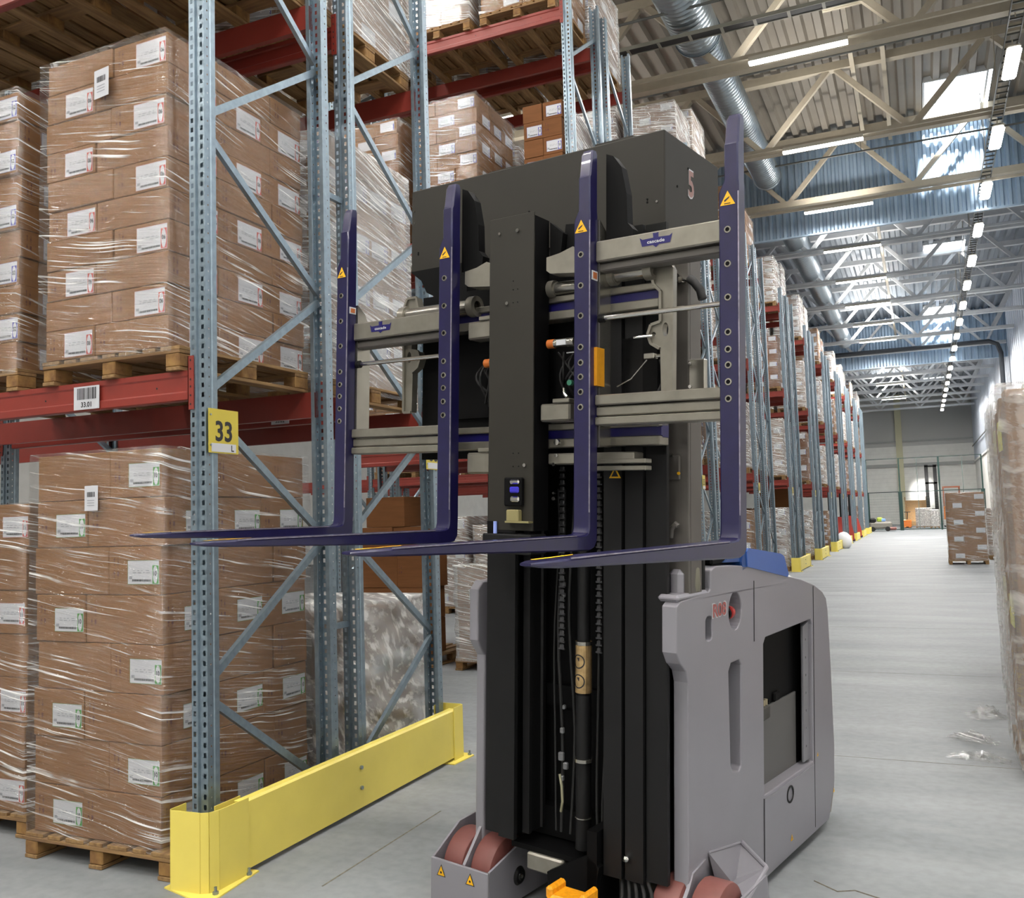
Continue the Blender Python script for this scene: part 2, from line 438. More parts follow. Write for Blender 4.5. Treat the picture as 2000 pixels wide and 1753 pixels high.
w.box(-5, 4.8, 99.7, 99.85, 5.75, 6.05); w.box(-5, 4.8, 99.7, 99.8, 8.2, 8.35)
structure('trim_3', w, mat('pale_grey_rail', '#9c9e9c', .6))

# ---- corrugated smoke curtains hanging from the roof
def screen(yc, z0, x0, x1, pitch, label):
    s = MB(); x = x0; zt = ZD+.2
    while x < x1:
        P = [(x, yc), (x+pitch*.35, yc), (x+pitch*.5, yc+.08), (x+pitch*.85, yc+.08), (x+pitch, yc)]
        for a, b in zip(P, P[1:]): s.quad((a[0], a[1], z0), (b[0], b[1], z0), (b[0], b[1], zt), (a[0], a[1], zt))
        x += pitch
    s.box(x0, x1, yc-.01, yc+.09, z0-.03, z0+.02)
    return tag(s.build('smoke_curtain', M_SCREEN, fix=False), label, 'smoke curtain')
screen(28.6, 10.15, -16, 4.84, .21, 'corrugated steel smoke curtain behind the third truss, glaring below the nearest skylight')
screen(58.6, 10.15, -16, 4.84, .35, 'corrugated steel smoke curtain far down the hall, in blue-grey shade')

# ---- roof trusses
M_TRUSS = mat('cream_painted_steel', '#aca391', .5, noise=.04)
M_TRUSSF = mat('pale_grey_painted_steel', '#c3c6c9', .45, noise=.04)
def rhs(mb, p0, p1, w, h): mb.bar(p0, p1, w, h)
TY = [18.6, 23.5, 27.9, 33.6, 38.5, 43.4, 48.3, 53.2, 58.1, 63, 68, 73, 78, 83, 88, 93]
def truss(y, mt, label, grp):
    t = thing('roof_truss', label, 'roof truss', (0, y, 0), group=grp)
    c = MB(); c.box(-20, 4.8, -.11, .11, 10.84, 11.02); c.build('bottom_chord', mt, t)
    c = MB(); c.box(-20, 4.8, -.11, .11, 12.7, 12.9); c.build('top_chord', mt, t)
    x = -3.55-4.2*4
    while x < 4.5:
        for a, b, zz in ((x, x+1.55, (11.0, 12.72)), (x+1.75, x+3.3, (12.72, 11.0))):
            if a > 4.4: continue
            m = MB(); m.bar((a, 0, zz[0]), (min(b, 4.75), 0, zz[1]), .13, .13, up=(0, 1, 0)); m.build('diagonal', mt, t)
        x += 3.45
    return t
for k, y in enumerate(TY):
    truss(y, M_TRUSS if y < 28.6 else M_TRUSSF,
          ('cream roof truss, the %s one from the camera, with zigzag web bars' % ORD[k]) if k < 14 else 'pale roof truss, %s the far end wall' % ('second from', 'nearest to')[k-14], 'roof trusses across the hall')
# purlins / bracing along the aisle
pm = MB()
for x in (-.95, -.25): pm.bar((x, 14, 12.62), (x, 28.4, 12.62), .1, .14)
for x in (-.9,): pm.bar((x, 28.7, 12.0), (x, 96, 12.0), .1, .12)
tag(pm.build('roof_brace', M_TRUSS), 'cream bracing bars running along the aisle above the truss chords', 'roof brace')
for n, (y, z, x1, lab) in enumerate(((16.6, 11.35, 4.8, 'thin dark sprinkler pipe crossing in front of the first truss'),
                                      (21.6, 12.2, 4.8, 'thin sprinkler pipe between the first and second truss'),
                                      (26.6, 11.7, 4.8, 'thin grey sprinkler pipe across the smoke curtain'),
                                      (35.0, 11.4, 4.8, 'thin dark pipe beyond the smoke curtain'),
                                      (46.0, 11.4, 4.8, 'dark sprinkler main halfway down the hall'))):
    p = MB(); p.cyl((-18, y, z), (x1, y, z), .028 if n < 3 else .05, 8)
    for x in range(-16, 5, 3): p.cyl((x, y, z), (x, y, ZD-.005), .008, 5)
    tag(p.build('sprinkler_pipe', mat('dark_pipe', '#5d5f5c', .5)), lab, 'pipe', 'sprinkler pipes under the roof')
p = MB(); p.path([(-6, 57.3, 10.9), (3.9, 57.3, 10.9), (4.3, 57.3, 10.7), (4.45, 57.3, 10.2), (4.45, 57.3, 4)], .13, 8)
tag(p.build('drain_pipe', mat('dark_drain', '#33383e', .45)), 'thick dark pipe under the far smoke curtain, bending down the right wall', 'pipe')
# cable tray across at the top (dark rungs)
t = thing('cable_tray', 'dark slotted cable tray crossing above the first truss beside the duct', 'cable tray', (0, 17.25, 11.1))
m = MB(); m.box(-18, 4.8, -.13, -.11, 0, .07); m.box(-18, 4.8, .11, .13, 0, .07); m.build('rail', mat('tray_steel', '#8c8b80', .5), t)
m = MB(); m.box(-18, 4.8, -.1, .1, .01, .03); m.build('cable', mat('black_cable', '#1f1f20', .6), t)
m = MB(); x = -17.9
while x < 4.7: m.box(x, x+.06, -.11, .11, 0, .012); x += .62
m.build('rung', mat('tray_steel', '#8c8b80', .5), t, kind='stuff')
# round ducts
M_DUCT = mat('spiral_duct', '#a8b3bb', .3, metal=.85, noise=.05)
def duct(x, y0, y1, z, r, label):
    m = MB(); y = y0; prof = []
    while y < y1:
        prof += [(r, y), (r+.012, y+.02), (r, y+.04)]; y += .14
    prof += [(r+.03, y1-.03), (r+.03, y1), (0, y1)]
    m.lathe(prof, (x, 0, z), 28, axis='y')
    o = m.build('air_duct', M_DUCT, fix=False, smooth=True); tag(o, label, 'air duct', 'round ducts under the roof')
    autosmooth(o)
duct(-3.7, 8, 18.4, 11.75, .46, 'wide silver spiral duct at the top, ending before the first truss')
duct(-3.68, 18.7, 27.6, 11.8, .38, 'narrower silver spiral duct between the first truss and the smoke curtain')
duct(-3.6, 31, 56, 11.5, .40, 'silver spiral duct beyond the smoke curtain')
# unit heater near the top
t = thing('unit_heater', 'pale louvred unit heater hung under the roof at the top edge', 'heater', (-.9, 18.4, 11.75))
m = MB(); m.bbox(-.36, .36, -.35, .35, .15, .85, .03); m.build('casing', M_DUCT, t)
m = MB()
for k in range(8): m.box(-.36, .36, -.42+k*.1, -.36+k*.1, 0, .1)
m.build('louvre', M_TRUSS, t)

# ---- lamps
M_LAMP = mat('lit_tube', '#ffffff', .5, emit=14)
M_LBODY = mat('lamp_housing', '#c4beb0', .5)
def area(parent, sx, sy, z, pw, col=(1, .96, .9)):
    d = bpy.data.lights.new('lamp_light', 'AREA'); d.shape = 'RECTANGLE'; d.size = sx; d.size_y = sy; d.energy = pw; d.color = col
    o = bpy.data.objects.new('lamp_light', d); COL.objects.link(o); o.parent = parent; o.location = (0, 0, z)
    return o
def tube_lamp(x, y, z, ln, pw, label, rail=True):
    t = thing('tube_lamp', label, 'ceiling lamp', (x, y, z), group='tube lamps hung across the hall under the trusses')
    m = MB(); m.box(-ln/2, ln/2, -.09, .09, .03, .12); m.build('housing', M_LBODY, t)
    m = MB(); m.box(-ln/2, ln/2, -.075, .075, 0, .032); m.build('tube', M_LAMP, t)
    area(t, ln, .15, -.02, pw)
    up = area(t, ln, .15, .24, pw*.35); up.rotation_euler = (math.pi, 0, 0)  # upward light added above the housing to brighten the roof
    return t
rowlamps = [(18.1, 10.72), (22.9, 10.62), (27.3, 10.4), (33.2, 10.75), (38.1, 10.75), (43.0, 10.75), (47.9, 10.75), (52.8, 10.75), (62.6, 10.75), (72.6, 10.75), (82.6, 10.75)]
for k, (y, z) in enumerate(rowlamps):
    r = MB(); r.box(-20, 4.7, y-.03, y+.03, z+.12, z+.2)
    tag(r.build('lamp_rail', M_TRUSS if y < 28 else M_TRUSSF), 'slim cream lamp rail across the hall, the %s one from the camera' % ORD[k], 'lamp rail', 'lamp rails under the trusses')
    tube_lamp(-1.72, y, z, 1.85, LAMP_W*(.9 if y < 30 else 1.6 if y < 50 else 7), 'lit white tube lamp over the main aisle, the %s one from the camera' % ORD[k])
    if y < 30:  # unseen lamps added over the racks for more light
        tube_lamp(-8.7, y, z, 1.85, LAMP_W*1.5, 'added tube lamp above the racks on the left, beside the %s truss from the camera' % ORD[k])
for x in (-12.5, -6.8, -1.7, 2.6):  # fill lamps added out of view, behind and above the camera
    for y in (-9, -4.5, 0, 4.4, 8.8, 13.4):
        if y > 0 and x == 2.6: continue
        t = tube_lamp(x, y, 10.72, 1.85, LAMP_W*((1.2 if x < -2 else 1.9 if x < 0 else 1.1) if y < 2 else 1.0 if x < -2 else 1.3 if y < 5 else .3), 'added fill lamp overhead, column %s, row %s out of frame' % (ORD[int((x+14)/5)], ORD[int((y+9)/4.4)]))
        m = MB(); m.cyl((-.6, 0, .12), (-.6, 0, 2.28), .012, 6); m.build('hanger', M_TRUSS, t)
        m = MB(); m.cyl((.6, 0, .12), (.6, 0, 2.28), .012, 6); m.build('hanger', M_TRUSS, t)
        t['group'] = 'added fill lamps overhead out of frame'
# ladder tray with lamps along the aisle
t = thing('ladder_tray', 'dark cable ladder running along the aisle beside the row of bright lamps', 'cable ladder', (2.05, 0, 10.6))
m = MB(); m.box(-.13, -.11, 2, 95, 0, .06); m.box(.11, .13, 2, 95, 0, .06); m.build('rail', mat('tray_dark', '#4c4d49', .5), t)
m = MB(); y = 10.0
while y < 95: m.box(-.11, .11, y, y+.03, .01, .04); y += .3
m.build('rung', mat('tray_dark', '#4c4d49', .5), t, kind='stuff')
m = MB()
for k in range(18): m.cyl((0, 14.3+k*4.2, .05), (0, 14.3+k*4.2, 2.4), .012, 5)
m.build('hanger', M_TRUSS, t, kind='stuff')
for k in range(-3, 20):  # first three, out of view, are added to light the aisle-facing sides
    y = 15.7+k*3.93
    t = thing('ladder_lamp', 'added fill lamp under the ladder above the camera, %s of three' % ORD[k+3] if k < 0 else 'bright rounded lamp under the cable ladder, the %s one from the camera' % ORD[k] if k < 14 else 'bright lamp, %s from the far end of the cable ladder' % ORD[24-k], 'ceiling lamp', (2.05, y, 10.3), group='lamps under the cable ladder')
    m = MB(); m.bbox(-.12, .12, -.62, .62, .05, .13, .03); m.build('housing', M_LBODY, t)
    m = MB(); m.bbox(-.13, .13, -.65, .65, -.03, .055, .04); m.build('diffuser', M_LAMP, t)
    m = MB(); m.cyl((0, -.4, .12), (0, -.4, .31), .012, 6); m.build('hanger', M_TRUSS, t)
    m = MB(); m.cyl((0, .4, .12), (0, .4, .31), .012, 6); m.build('hanger', M_TRUSS, t)
    if k % 2 == 0 or k < 2: area(t, .24, 1.3, -.05, AISLE_W*(1.2 if k == -3 else .5 if k < 0 else .5 if k < 6 else 1.8))
# bright pipes on the right wall
p = MB(); p.path([(4.7, 30, 7.4), (4.7, 66, 7.4), (4.7, 99, 7.4)], .05, 6)
tag(p.build('wall_pipe', mat('dark_pipe', '#5d5f5c', .5)), 'slim dark pipe along the right wall', 'pipe')

# ================================================================ RACKS
S = {}
XP = -3.68          # centre of the posts at the aisle end
ZB = [2.79, 5.53, 8.20]          # beam tops
BH = .172
RT = 8.75
# --- perforated post: omega profile, front at y=0, open at the back
def post_mesh():
    m = MB(); hw = .056; D = .085
    def strip(x0, x1, y0, y1, hc, hwid, hh, pit, z1=RT, trap=0):
        """vertical strip from (x0,y0) to (x1,y1) with a column of holes centred at fraction hc"""
        P = lambda f: (x0+(x1-x0)*f, y0+(y1-y0)*f)
        ln = math.hypot(x1-x0, y1-y0); a = hc-hwid/2/ln; b = hc+hwid/2/ln
        pa, pb, p0, p1 = P(a), P(b), P(0), P(1)
        m.quad((*p0, 0), (*pa, 0), (*pa, z1), (*p0, z1)); m.quad((*pb, 0), (*p1, 0), (*p1, z1), (*pb, z1))
        z = .0; q = .04
        while z < z1:
            zt = min(q, z1)
            m.quad((*pa, z), (*pb, z), (*pb, zt), (*pa, zt))
            z = q+hh; q += pit
            if z >= z1: break
    strip(-hw, -.014, 0, 0, .5, .018, .027, .055)
    strip(.014, hw, 0, 0, .5, .018, .027, .055)
    m.quad((-.014, 0, 0), (-.008, .013, 0), (-.008, .013, RT), (-.014, 0, RT))
    m.quad((-.008, .013, 0), (.008, .013, 0), (.008, .013, RT), (-.008, .013, RT))
    m.quad((.008, .013, 0), (.014, 0, 0), (.014, 0, RT), (.008, .013, RT))
    strip(hw, hw, 0, .045, .6, .008, .010, .055); strip(-hw, -hw, 0, .045, .6, .008, .010, .055)
    for s_ in (-1, 1):
        m.quad((s_*hw, .045, 0), (s_*(hw+.007), .05, 0), (s_*(hw+.007), .05, RT), (s_*hw, .045, RT))
        m.quad((s_*(hw+.007), .05, 0), (s_*(hw+.007), D, 0), (s_*(hw+.007), D, RT), (s_*(hw+.007), .05, RT))
        m.quad((s_*(hw+.007), D, 0), (s_*.034, D, 0), (s_*.034, D, RT), (s_*(hw+.007), D, RT))
    return m.mesh('post', M_GALV)
S['post'] = post_mesh()
m = MB(); m.box(-.08, .08, -.03, .12, 0, .008); m.cyl((-.06, -.01, .008), (-.06, -.01, .02), .01, 6); m.cyl((.06, .1, .008), (.06, .1, .02), .01, 6)
S['foot'] = m.mesh('foot_plate', M_GALV)
FD = 1.215
def brace_meshes():
    out = []
    zA = [.99+1.63*k for k in range(5)]; zB = [.17+1.63*k for k in range(6)]
    for k in range(5):
        for a, b in (((0.06, zA[k]-.03), (FD-.06, zB[k]+.03)), ((.06, zA[k]+.03), (FD-.06, zB[k+1]-.03))):
            if b[1] > RT: continue
            m = MB(); m.chan((0, a[0], a[1]), (0, b[0], b[1]), .045, .03, (1, 0, 0)); me = m.mesh('brace', M_GALV); fixn(me); out.append(me)
    return out
S['brace'] = brace_meshes()
def upright_frame(x, y, flip, label, far=False):
    t = thing('upright_frame', label, 'rack frame', (x, y, 0), group='upright frames of the pallet racks')
    obj('post', S['post'], t); p = obj('post', S['post'], t, (0, FD, 0), (0, 0, math.pi))
    if y < 30:
        obj('foot_plate', S['foot'], t); obj('foot_plate', S['foot'], t, (0, FD, 0), (0, 0, math.pi))
    for me in S['brace']:
        b = obj('brace', me, t)
        if flip: b.location = (0, FD, 0); b.scale = (1, -1, 1)
    return t
# --- beams
def beam_mesh(L_, nbolt=True):
    m = MB(); x1 = 0; x0 = -L_; h = BH; t_ = .05
    # front face with a raised lower step as rolled box beam; profile in (y,z), extruded along x
    prof = [(0, 0), (0, -.030), (.006, -.040), (.006, -h+.055), (-.004, -h+.045), (-.004, -h+.006), (.004, -h), (t_, -h), (t_, 0)]
    n = len(prof)
    vs = [(x, y, z) for x in (x0, x1) for y, z in prof]
    fs = [(i, (i+1) % n, n+(i+1) % n, n+i) for i in range(n)]+[tuple(range(n)), tuple(range(n, 2*n))[::-1]]
    m.add(vs, fs)
    for k in (.08, .35, .65, .92): m.cyl((-L_*k, .0065, -.085), (-L_*k, .004, -.085), .006, 8, 1)
    me = m.mesh('rack_beam', [M_BEAM, M_BLK]); fixn(me); return me
BAY = 3.5
S['beam'] = beam_mesh(BAY-.12)
m = MB(); m.box(-.03, .012, -.024, -.019, -.23, .075)
m.box(-.03, -.025, -.024, .05, -.23, .075)
for z in (.05, .0, -.06, -.1, -.15, -.2): m.box(-.014, -.006, -.026, -.023, z-.005, z+.006, 1)
S['conn'] = m.mesh('connector', [M_BEAM, M_BLK]); fixn(S['conn'])
def rack_beam(xr, y, z, back, label):
    """xr: x of the right end post centre; front beam faces -Y, back beam faces +Y"""
    t = obj('rack_beam', S['beam'], None, (xr-.056, y, z)); tag(t, label, 'rack beam', 'red beams of the pallet racks')
    c = obj('connector', S['conn'], t, (.02, 0, 0))
    if back:
        t.rotation_euler = (0, 0, math.pi); t.location = (xr-.056-(BAY-.12), y, z)
        c.location = (-(BAY-.12)-.02, 0, 0); c.scale = (-1, 1, 1)
    else:
        pass
    return t
# --- the rack rows
YA = [3.95, 10.27, 16.5, 22.7, 29.0, 35.5, 42.0, 48.5, 55.0, 61.5, 68.0]
RK = ['rack 33', 'second rack', 'third rack', 'fourth rack', 'fifth rack', 'sixth rack', 'seventh rack', 'eighth rack', 'ninth rack', 'tenth rack', 'eleventh rack']
LV = ['lowest', 'middle', 'top']
for k, ya in enumerate(YA):
    if k == 9: continue_row = True
    for h, (yy, side) in enumerate(((ya, 'near'), (ya+1.45, 'far'))):
        for bay in range(2 if k < 2 else 3 if k < 5 else 1):
            x = XP-BAY*bay
            upright_frame(x, yy, h == 1, 'galvanised upright frame, %s half of the %s%s' % (side, RK[k], ', at the aisle' if bay == 0 else ', %s bay in from the aisle' % ORD[bay]))
        for li, zb in enumerate(ZB):
            for bk in (0, 1):
                yb = yy+.015 if not bk else yy+FD-.015
                rack_beam(XP, yb, zb, bk, 'red %s beam, %s side of the %s half of the %s' % (LV[li], 'rear' if bk else 'front', side, RK[k]))
            for bay in range(1, 2 if k < 1 else 1 if k < 2 else 3 if k < 5 else 1):
                for bk in (0, 1):
                    yb = yy+.015 if not bk else yy+FD-.015
                    rack_beam(XP-BAY*bay, yb, zb, bk, 'red %s beam, bay %s, %s side of %s half of %s' % (LV[li], ('two', 'three')[bay-1], 'rear' if bk else 'front', side, RK[k]))
# row spacers between the two halves
for k in range(3):
    for z in (1.2, 4.2, 7.0):
        m = MB(); m.chan((XP, YA[k]+FD, z), (XP, YA[k]+1.45, z), .04, .03, (1, 0, 0))
        tag(m.build('row_spacer', M_GALV), 'short galvanised spacer between the frame halves of the %s, %s one' % (RK[k], {1.2: 'low', 4.2: 'middle', 7.0: 'high'}[z]), 'rack spacer')

# beam label 33.01
def barcode(mb, x0, x1, y0, y1, m, T, d, n=14, seed=3):
    rr = random.Random(seed); x = x0; st = (x1-x0)/n
    for i in range(n):
        w = st*rr.uniform(.35, .75); mb.quad((x, y0, d), (x+w, y0, d), (x+w, y1, d), (x, y1, d), m, T); x += st
t = MB(); T = Matrix.Translation((-4.55, 3.955, 2.70)) @ FRONT
t.box(-.105, .105, -.075, .065, .0, .003, 0, T)
barcode(t, -.075, .085, -.015, .055, 1, T, .0045, 13)
t.text('33.01', .032, 1, T @ Matrix.Translation((.0, -.046, 0)), .0045)
tag(t.build('beam_label', [M_WHITE, M_BLK], fix=False), 'white barcode label reading 33.01 on the red beam', 'label')
t = MB(); T = Matrix.Translation((-4.25, 5.395, 2.70)) @ FRONT
t.box(-.08, .08, -.07, .06, .0, .003, 0, T); barcode(t, -.06, .06, -.015, .05, 1, T, .0045, 11)
t.text('33.02', .028, 1, T @ Matrix.Translation((0, -.045, 0)), .0045)
tag(t.build('beam_label', [M_WHITE, M_BLK], fix=False), 'white barcode label on the red beam of the rear half of rack 33', 'label')
# aisle signs
def aisle_sign(x, y, z, txt, sub, label):
    t = thing('aisle_sign', label, 'sign', (x, y, z))
    p = MB(); p.box(0, .003, -.121, .121, -.125, .125); p.build('sign_plate', M_SIGN, t)
    p = MB(); T = Matrix.Translation((.004, 0, .0)) @ SIDE
    p.text(txt, .118, 0, T @ Matrix.Diagonal((.95, 1, 1, 1)))
    p.build('number', M_BLK, t, fix=False)
    p = MB(); T = Matrix.Translation((.004, 0, -.094)) @ SIDE
    p.quad((-.10, -.024, 0), (.10, -.024, 0), (.10, .024, 0), (-.10, .024, 0), 0, T)
    if sub: p.text(sub, .036, 1, T @ Matrix.Translation((.07, 0, .001)))
    p.build('strip', [M_WHITE, M_BLK], t, fix=False)
    p = MB()
    for zz in (.09, -.08): p.cyl((.003, -.105, zz), (.007, -.105, zz), .006, 8)
    p.build('bolt', M_BOLT, t)
aisle_sign(-3.612, 4.076, 2.437, '33', 'L', 'yellow sign reading 33 with a white L strip on the nearest frame')
aisle_sign(-3.612, 6.53, 2.43, '33', '', 'yellow sign on the rear half of rack 33, partly hidden behind the second fork')
for k in range(1, 10):
    aisle_sign(-3.612, YA[k]+.12, 2.43, str(33+k), '', 'yellow number sign on the front frame of the %s' % RK[k])

# ================================================================ RACK END GUARDS
def guard_meshes(L0, L1):
    """guard from y=L0 to L1 (local), aisle face at x=0, wrapping round both ends"""
    R = {}
    m = MB(); h0, h1 = .03, .40
    y0, y1 = L0+.30, L1-.17
    prof = [(0, h0), (0, h1-.012), (-.012, h1), (-.055, h1+.002), (-.055, h1-.004), (-.016, h1-.006), (-.006, h1-.016), (-.006, h0), ]
    n = len(prof); vs = [(x, y, z) for y in (y0-.04, y1+.04) for x, z in prof]
    m.add(vs, [(i, (i+1) % n, n+(i+1) % n, n+i) for i in range(n)]+[tuple(range(n)), tuple(range(n, 2*n))[::-1]])
    me = m.mesh('rail_plate', M_YEL); fixn(me); R['rail'] = me
    def wrap(pts, z0, z1, name):
        m = MB(); t_ = .006
        for a, b in zip(pts, pts[1:]):
            d = Vector((b[0]-a[0], b[1]-a[1], 0)).normalized(); nn = Vector((d.y, -d.x, 0))*t_
            vs = [(a[0], a[1], z0), (b[0], b[1], z0), (b[0]-nn.x, b[1]-nn.y, z0), (a[0]-nn.x, a[1]-nn.y, z0)]
            vs += [(p[0], p[1], z1) for p in vs]
            m.add(vs, [(0, 1, 2, 3), (7, 6, 5, 4), (0, 4, 5, 1), (1, 5, 6, 2), (2, 6, 7, 3), (3, 7, 4, 0)])
        me = m.mesh(name, [M_YEL]); fixn(me); return me
    R['near'] = wrap([(.008, L0+.30), (.008, L0+.07), (-.012, L0+.02), (-.05, L0), (-.24, L0-.01), (-.25, L0), (-.25, L0+.11)], .008, .415, 'end_piece')
    R['near_in'] = wrap([(-.07, L0+.13), (-.07, L0+.33)], .01, .408, 'end_piece')
    R['far'] = wrap([(.008, L1-.17), (.008, L1-.02), (-.02, L1), (-.2, L1), (-.2, L1-.12)], .008, .415, 'end_piece')
    for nm, (ya, yb, tip) in {'nbase': (L0-.06, L0+.36, 1), 'fbase': (L1-.26, L1+.08, 0)}.items():
        m = MB()
        if tip: pts = [(.07, ya+.05), (.0, ya-.02), (-.30, ya+.06), (-.30, yb-.2), (-.1, yb), (.03, yb)]
        else: pts = [(.05, ya), (.07, yb-.04), (.0, yb), (-.26, yb), (-.26, ya)]
        m.plate([pts], 0, .008, 2); me = m.mesh('base_plate', M_YEL); fixn(me); R[nm] = me
    m = MB(); m.cyl((0, 0, 0), (0, 0, .037), .008, 8); m.cyl((0, 0, 0), (0, 0, .014), .016, 6)
    R['bolt'] = m.mesh('anchor_bolt', M_BOLT)
    m = MB(); m.cyl((0, 0, 0), (.014, 0, 0), .013, 8); R['pbolt'] = m.mesh('plate_bolt', M_BOLT)
    return R
GM = guard_meshes(-.17, 2.72)
def guard(y, label):
    t = thing('rack_guard', label, 'guard rail', (-3.48, y, 0), group='yellow guards at the rack ends')
    obj('rail_plate', GM['rail'], t)
    for n_ in ('near', 'near_in', 'far'): obj('end_piece', GM[n_], t)
    for n_ in ('nbase', 'fbase'): obj('base_plate', GM[n_], t)
    for x_, y_ in ((.03, -.15), (-.27, -.11), (.035, 2.75), (.02, .12)): obj('anchor_bolt', GM['bolt'], t, (x_, y_, .008))
    for z_ in (.29, .16): obj('plate_bolt', GM['pbolt'], t, (0, 1.245, z_))
for k, ya in enumerate(YA):
    guard(ya+.01, 'yellow steel guard at the foot of the %s' % RK[k])

# ================================================================ PALLETS
def pallet_parts(w, d, seed=0):
    rr = random.Random(seed); P = []
    m = MB(); n = 7; x = -w/2
    wb = [.145, .10, .145, .10, .145, .10, .145]; gap = (w-sum(wb))/6
    for i in range(n):
        m.bbox(x, x+wb[i], 0, d, .122, .144, .003, T=Matrix.Translation((0, rr.uniform(-.004, .004), rr.uniform(-.001, .001)))); x += wb[i]+gap
    P.append(('deck_board', m.mesh('deck_board', M_WOOD)))
    m = MB()
    for y in (0, d/2-.07, d-.14): m.bbox(-w/2, w/2, y+.0, y+.14, .100, .122, .003)
    P.append(('stringer_board', m.mesh('stringer_board', M_WOODX)))
    for x in (-w/2, -.05, w/2-.10):
        for y in (0, d/2-.07, d-.14):
            m = MB(); m.bbox(x+rr.uniform(-.004, .004), x+.10, y+rr.uniform(-.003, .01), y+.14, .022, .1005, .006); P.append(('block', m.mesh('block', M_BLOCK)))
        m = MB(); m.bbox(x, x+.10, 0, d, 0, .022, .003); P.append(('bottom_board', m.mesh('bottom_board', M_WOOD)))
    for _, me in P: fixn(me)
    return P
PAL = {}
def pallet(x0, x1, y0, d, z, label, near=True, parts=True, rz=0):
    w = round(x1-x0, 2); key = (w, d)
    if key not in PAL:
        PP = pallet_parts(w, d, len(PAL)); vs = MB()
        bm = bmesh.new()
        for _, me in PP: bm.from_mesh(me)
        one = bpy.data.meshes.new('pallet'); bm.to_mesh(one); bm.free(); one.materials.append(M_WOOD)
        PAL[key] = (PP, one)
    PP, one = PAL[key]
    if parts:
        t = thing('pallet', label, 'pallet', ((x0+x1)/2, y0, z+.001), (0, 0, rz), group='wooden pallets')
        for n_, me in PP: obj(n_, me, t)
    else:
        t = obj('pallet', one, None, ((x0+x1)/2, y0, z+.001), (0, 0, rz)); tag(t, label, 'pallet', 'wooden pallets')
    return t

# ================================================================ CARTONS
KIND = {'06': (M_RED, '06'), '10': (M_GRN, '10'), '11': (M_RED, '11'), '52': (M_BLU, '52'), '0': (M_WHITE, '')}
LBL = {}
def label_mesh(kind, w=.235, h=.135, big=True):
    """drawn in its own plane, facing +z; turned by the label's object"""
    key = (kind, w, h)
    if key in LBL: return LBL[key]
    m = MB(); cm, tx = KIND[kind]
    m.quad((-w/2, -h/2, 0), (w/2, -h/2, 0), (w/2, h/2, 0), (-w/2, h/2, 0), 0)
    e = .0015
    # coloured rim
    for (a, b, c, d_) in ((-w/2, w/2, h/2-.0015, h/2), (-w/2, w/2, -h/2, -h/2+.0015), (-w/2, -w/2+.0015, -h/2, h/2)):
        m.quad((a, c, e), (b, c, e), (b, d_, e), (a, d_, e), 1)
    cx0 = w/2-.048
    m.quad((cx0, -h/2+.004, e), (w/2-.002, -h/2+.004, e), (w/2-.002, h/2-.028, e), (cx0, h/2-.028, e), 1)
    cy = (-h/2+.004+h/2-.028)/2; cxm = (cx0+w/2-.002)/2
    pts = circ(cxm, cy, .0185, 16, (h-.036)/2)
    m.add([(x, y, e*1.6) for x, y in pts], [tuple(range(16))], 0)
    if tx: m.text(tx, .028, 2, Matrix.Translation((cxm, cy+.006, 0)) @ Matrix.Diagonal((.8, 1, 1, 1)), e*2.4)
    rr = random.Random(hash(kind) % 99 if False else len(LBL))
    x = -w/2+.035
    while x < cx0-.012:
        wd = rr.uniform(.002, .007); m.quad((x, -h/2+.016, e), (x+wd, -h/2+.016, e), (x+wd, -h/2+.028, e), (x, -h/2+.028, e), 2); x += wd+rr.uniform(.0015, .004)
    m.quad((-w/2+.012, -h/2+.03, e), (-w/2+.036, -h/2+.03, e), (-w/2+.036, -h/2+.045, e), (-w/2+.012, -h/2+.045, e), 3)
    for yy in (-.004, .008):
        x = -w/2+.04
        while x < cx0-.02:
            wd = rr.uniform(.01, .03); m.quad((x, yy, e), (x+wd, yy, e), (x+wd, yy+.0035, e), (x, yy+.0035, e), 3); x += wd+rr.uniform(.006, .02)
    LBL[key] = m.mesh('shipping_label', [M_WHITE, cm, M_BLK, M_GREY])
    return LBL[key]
def marks(mb, T, h):
    """handling pictograms: two up arrows, a glass, an umbrella"""
    k = min(h, .2)/.2
    def R(x0, x1, y0, y1): mb.quad((x0*k, y0*k, 0), (x1*k, y0*k, 0), (x1*k, y1*k, 0), (x0*k, y1*k, 0), 1, T)
    def TR(x, y, w, hh): mb.add([((x-w)*k, y*k, 0), ((x+w)*k, y*k, 0), (x*k, (y+hh)*k, 0)], [(0, 1, 2)], 1, T)
    R(-.018, -.014, .012, .05); TR(-.016, .046, .009, .012)
    R(.012, .015, .0, .06); TR(.0135, .022, .008, .02)
    R(.006, .021, -.045, -.02); R(.012, .015, -.062, -.045)
    R(-.017, -.0145, -.045, -.01); TR(-.016, -.035, .009, .02); TR(-.016, -.055, .006, .01)
CART = {}
def carton_mesh(w, d, h, mf, ms, warm=0):
    key = (round(w, 3), round(d, 3), round(h, 3), mf, ms, warm)
    if key in CART: return CART[key]
    m = MB(); m.bbox(-w/2, w/2, -d/2, d/2, 0, h, .004)
    if mf: marks(m, Matrix.Translation((-w/2+.06, -d/2-.0012, h*.56)) @ FRONT, h)
    if ms: marks(m, Matrix.Translation((w/2+.0012, -d/2+.06, h*.56)) @ SIDE, h)
    # flap seam on the top edge
    me = m.mesh('cardboard_box', [M_CARD2 if warm else M_CARD, M_INK]); fixn(me)
    CART[key] = me; return me
rc = random.Random(11)
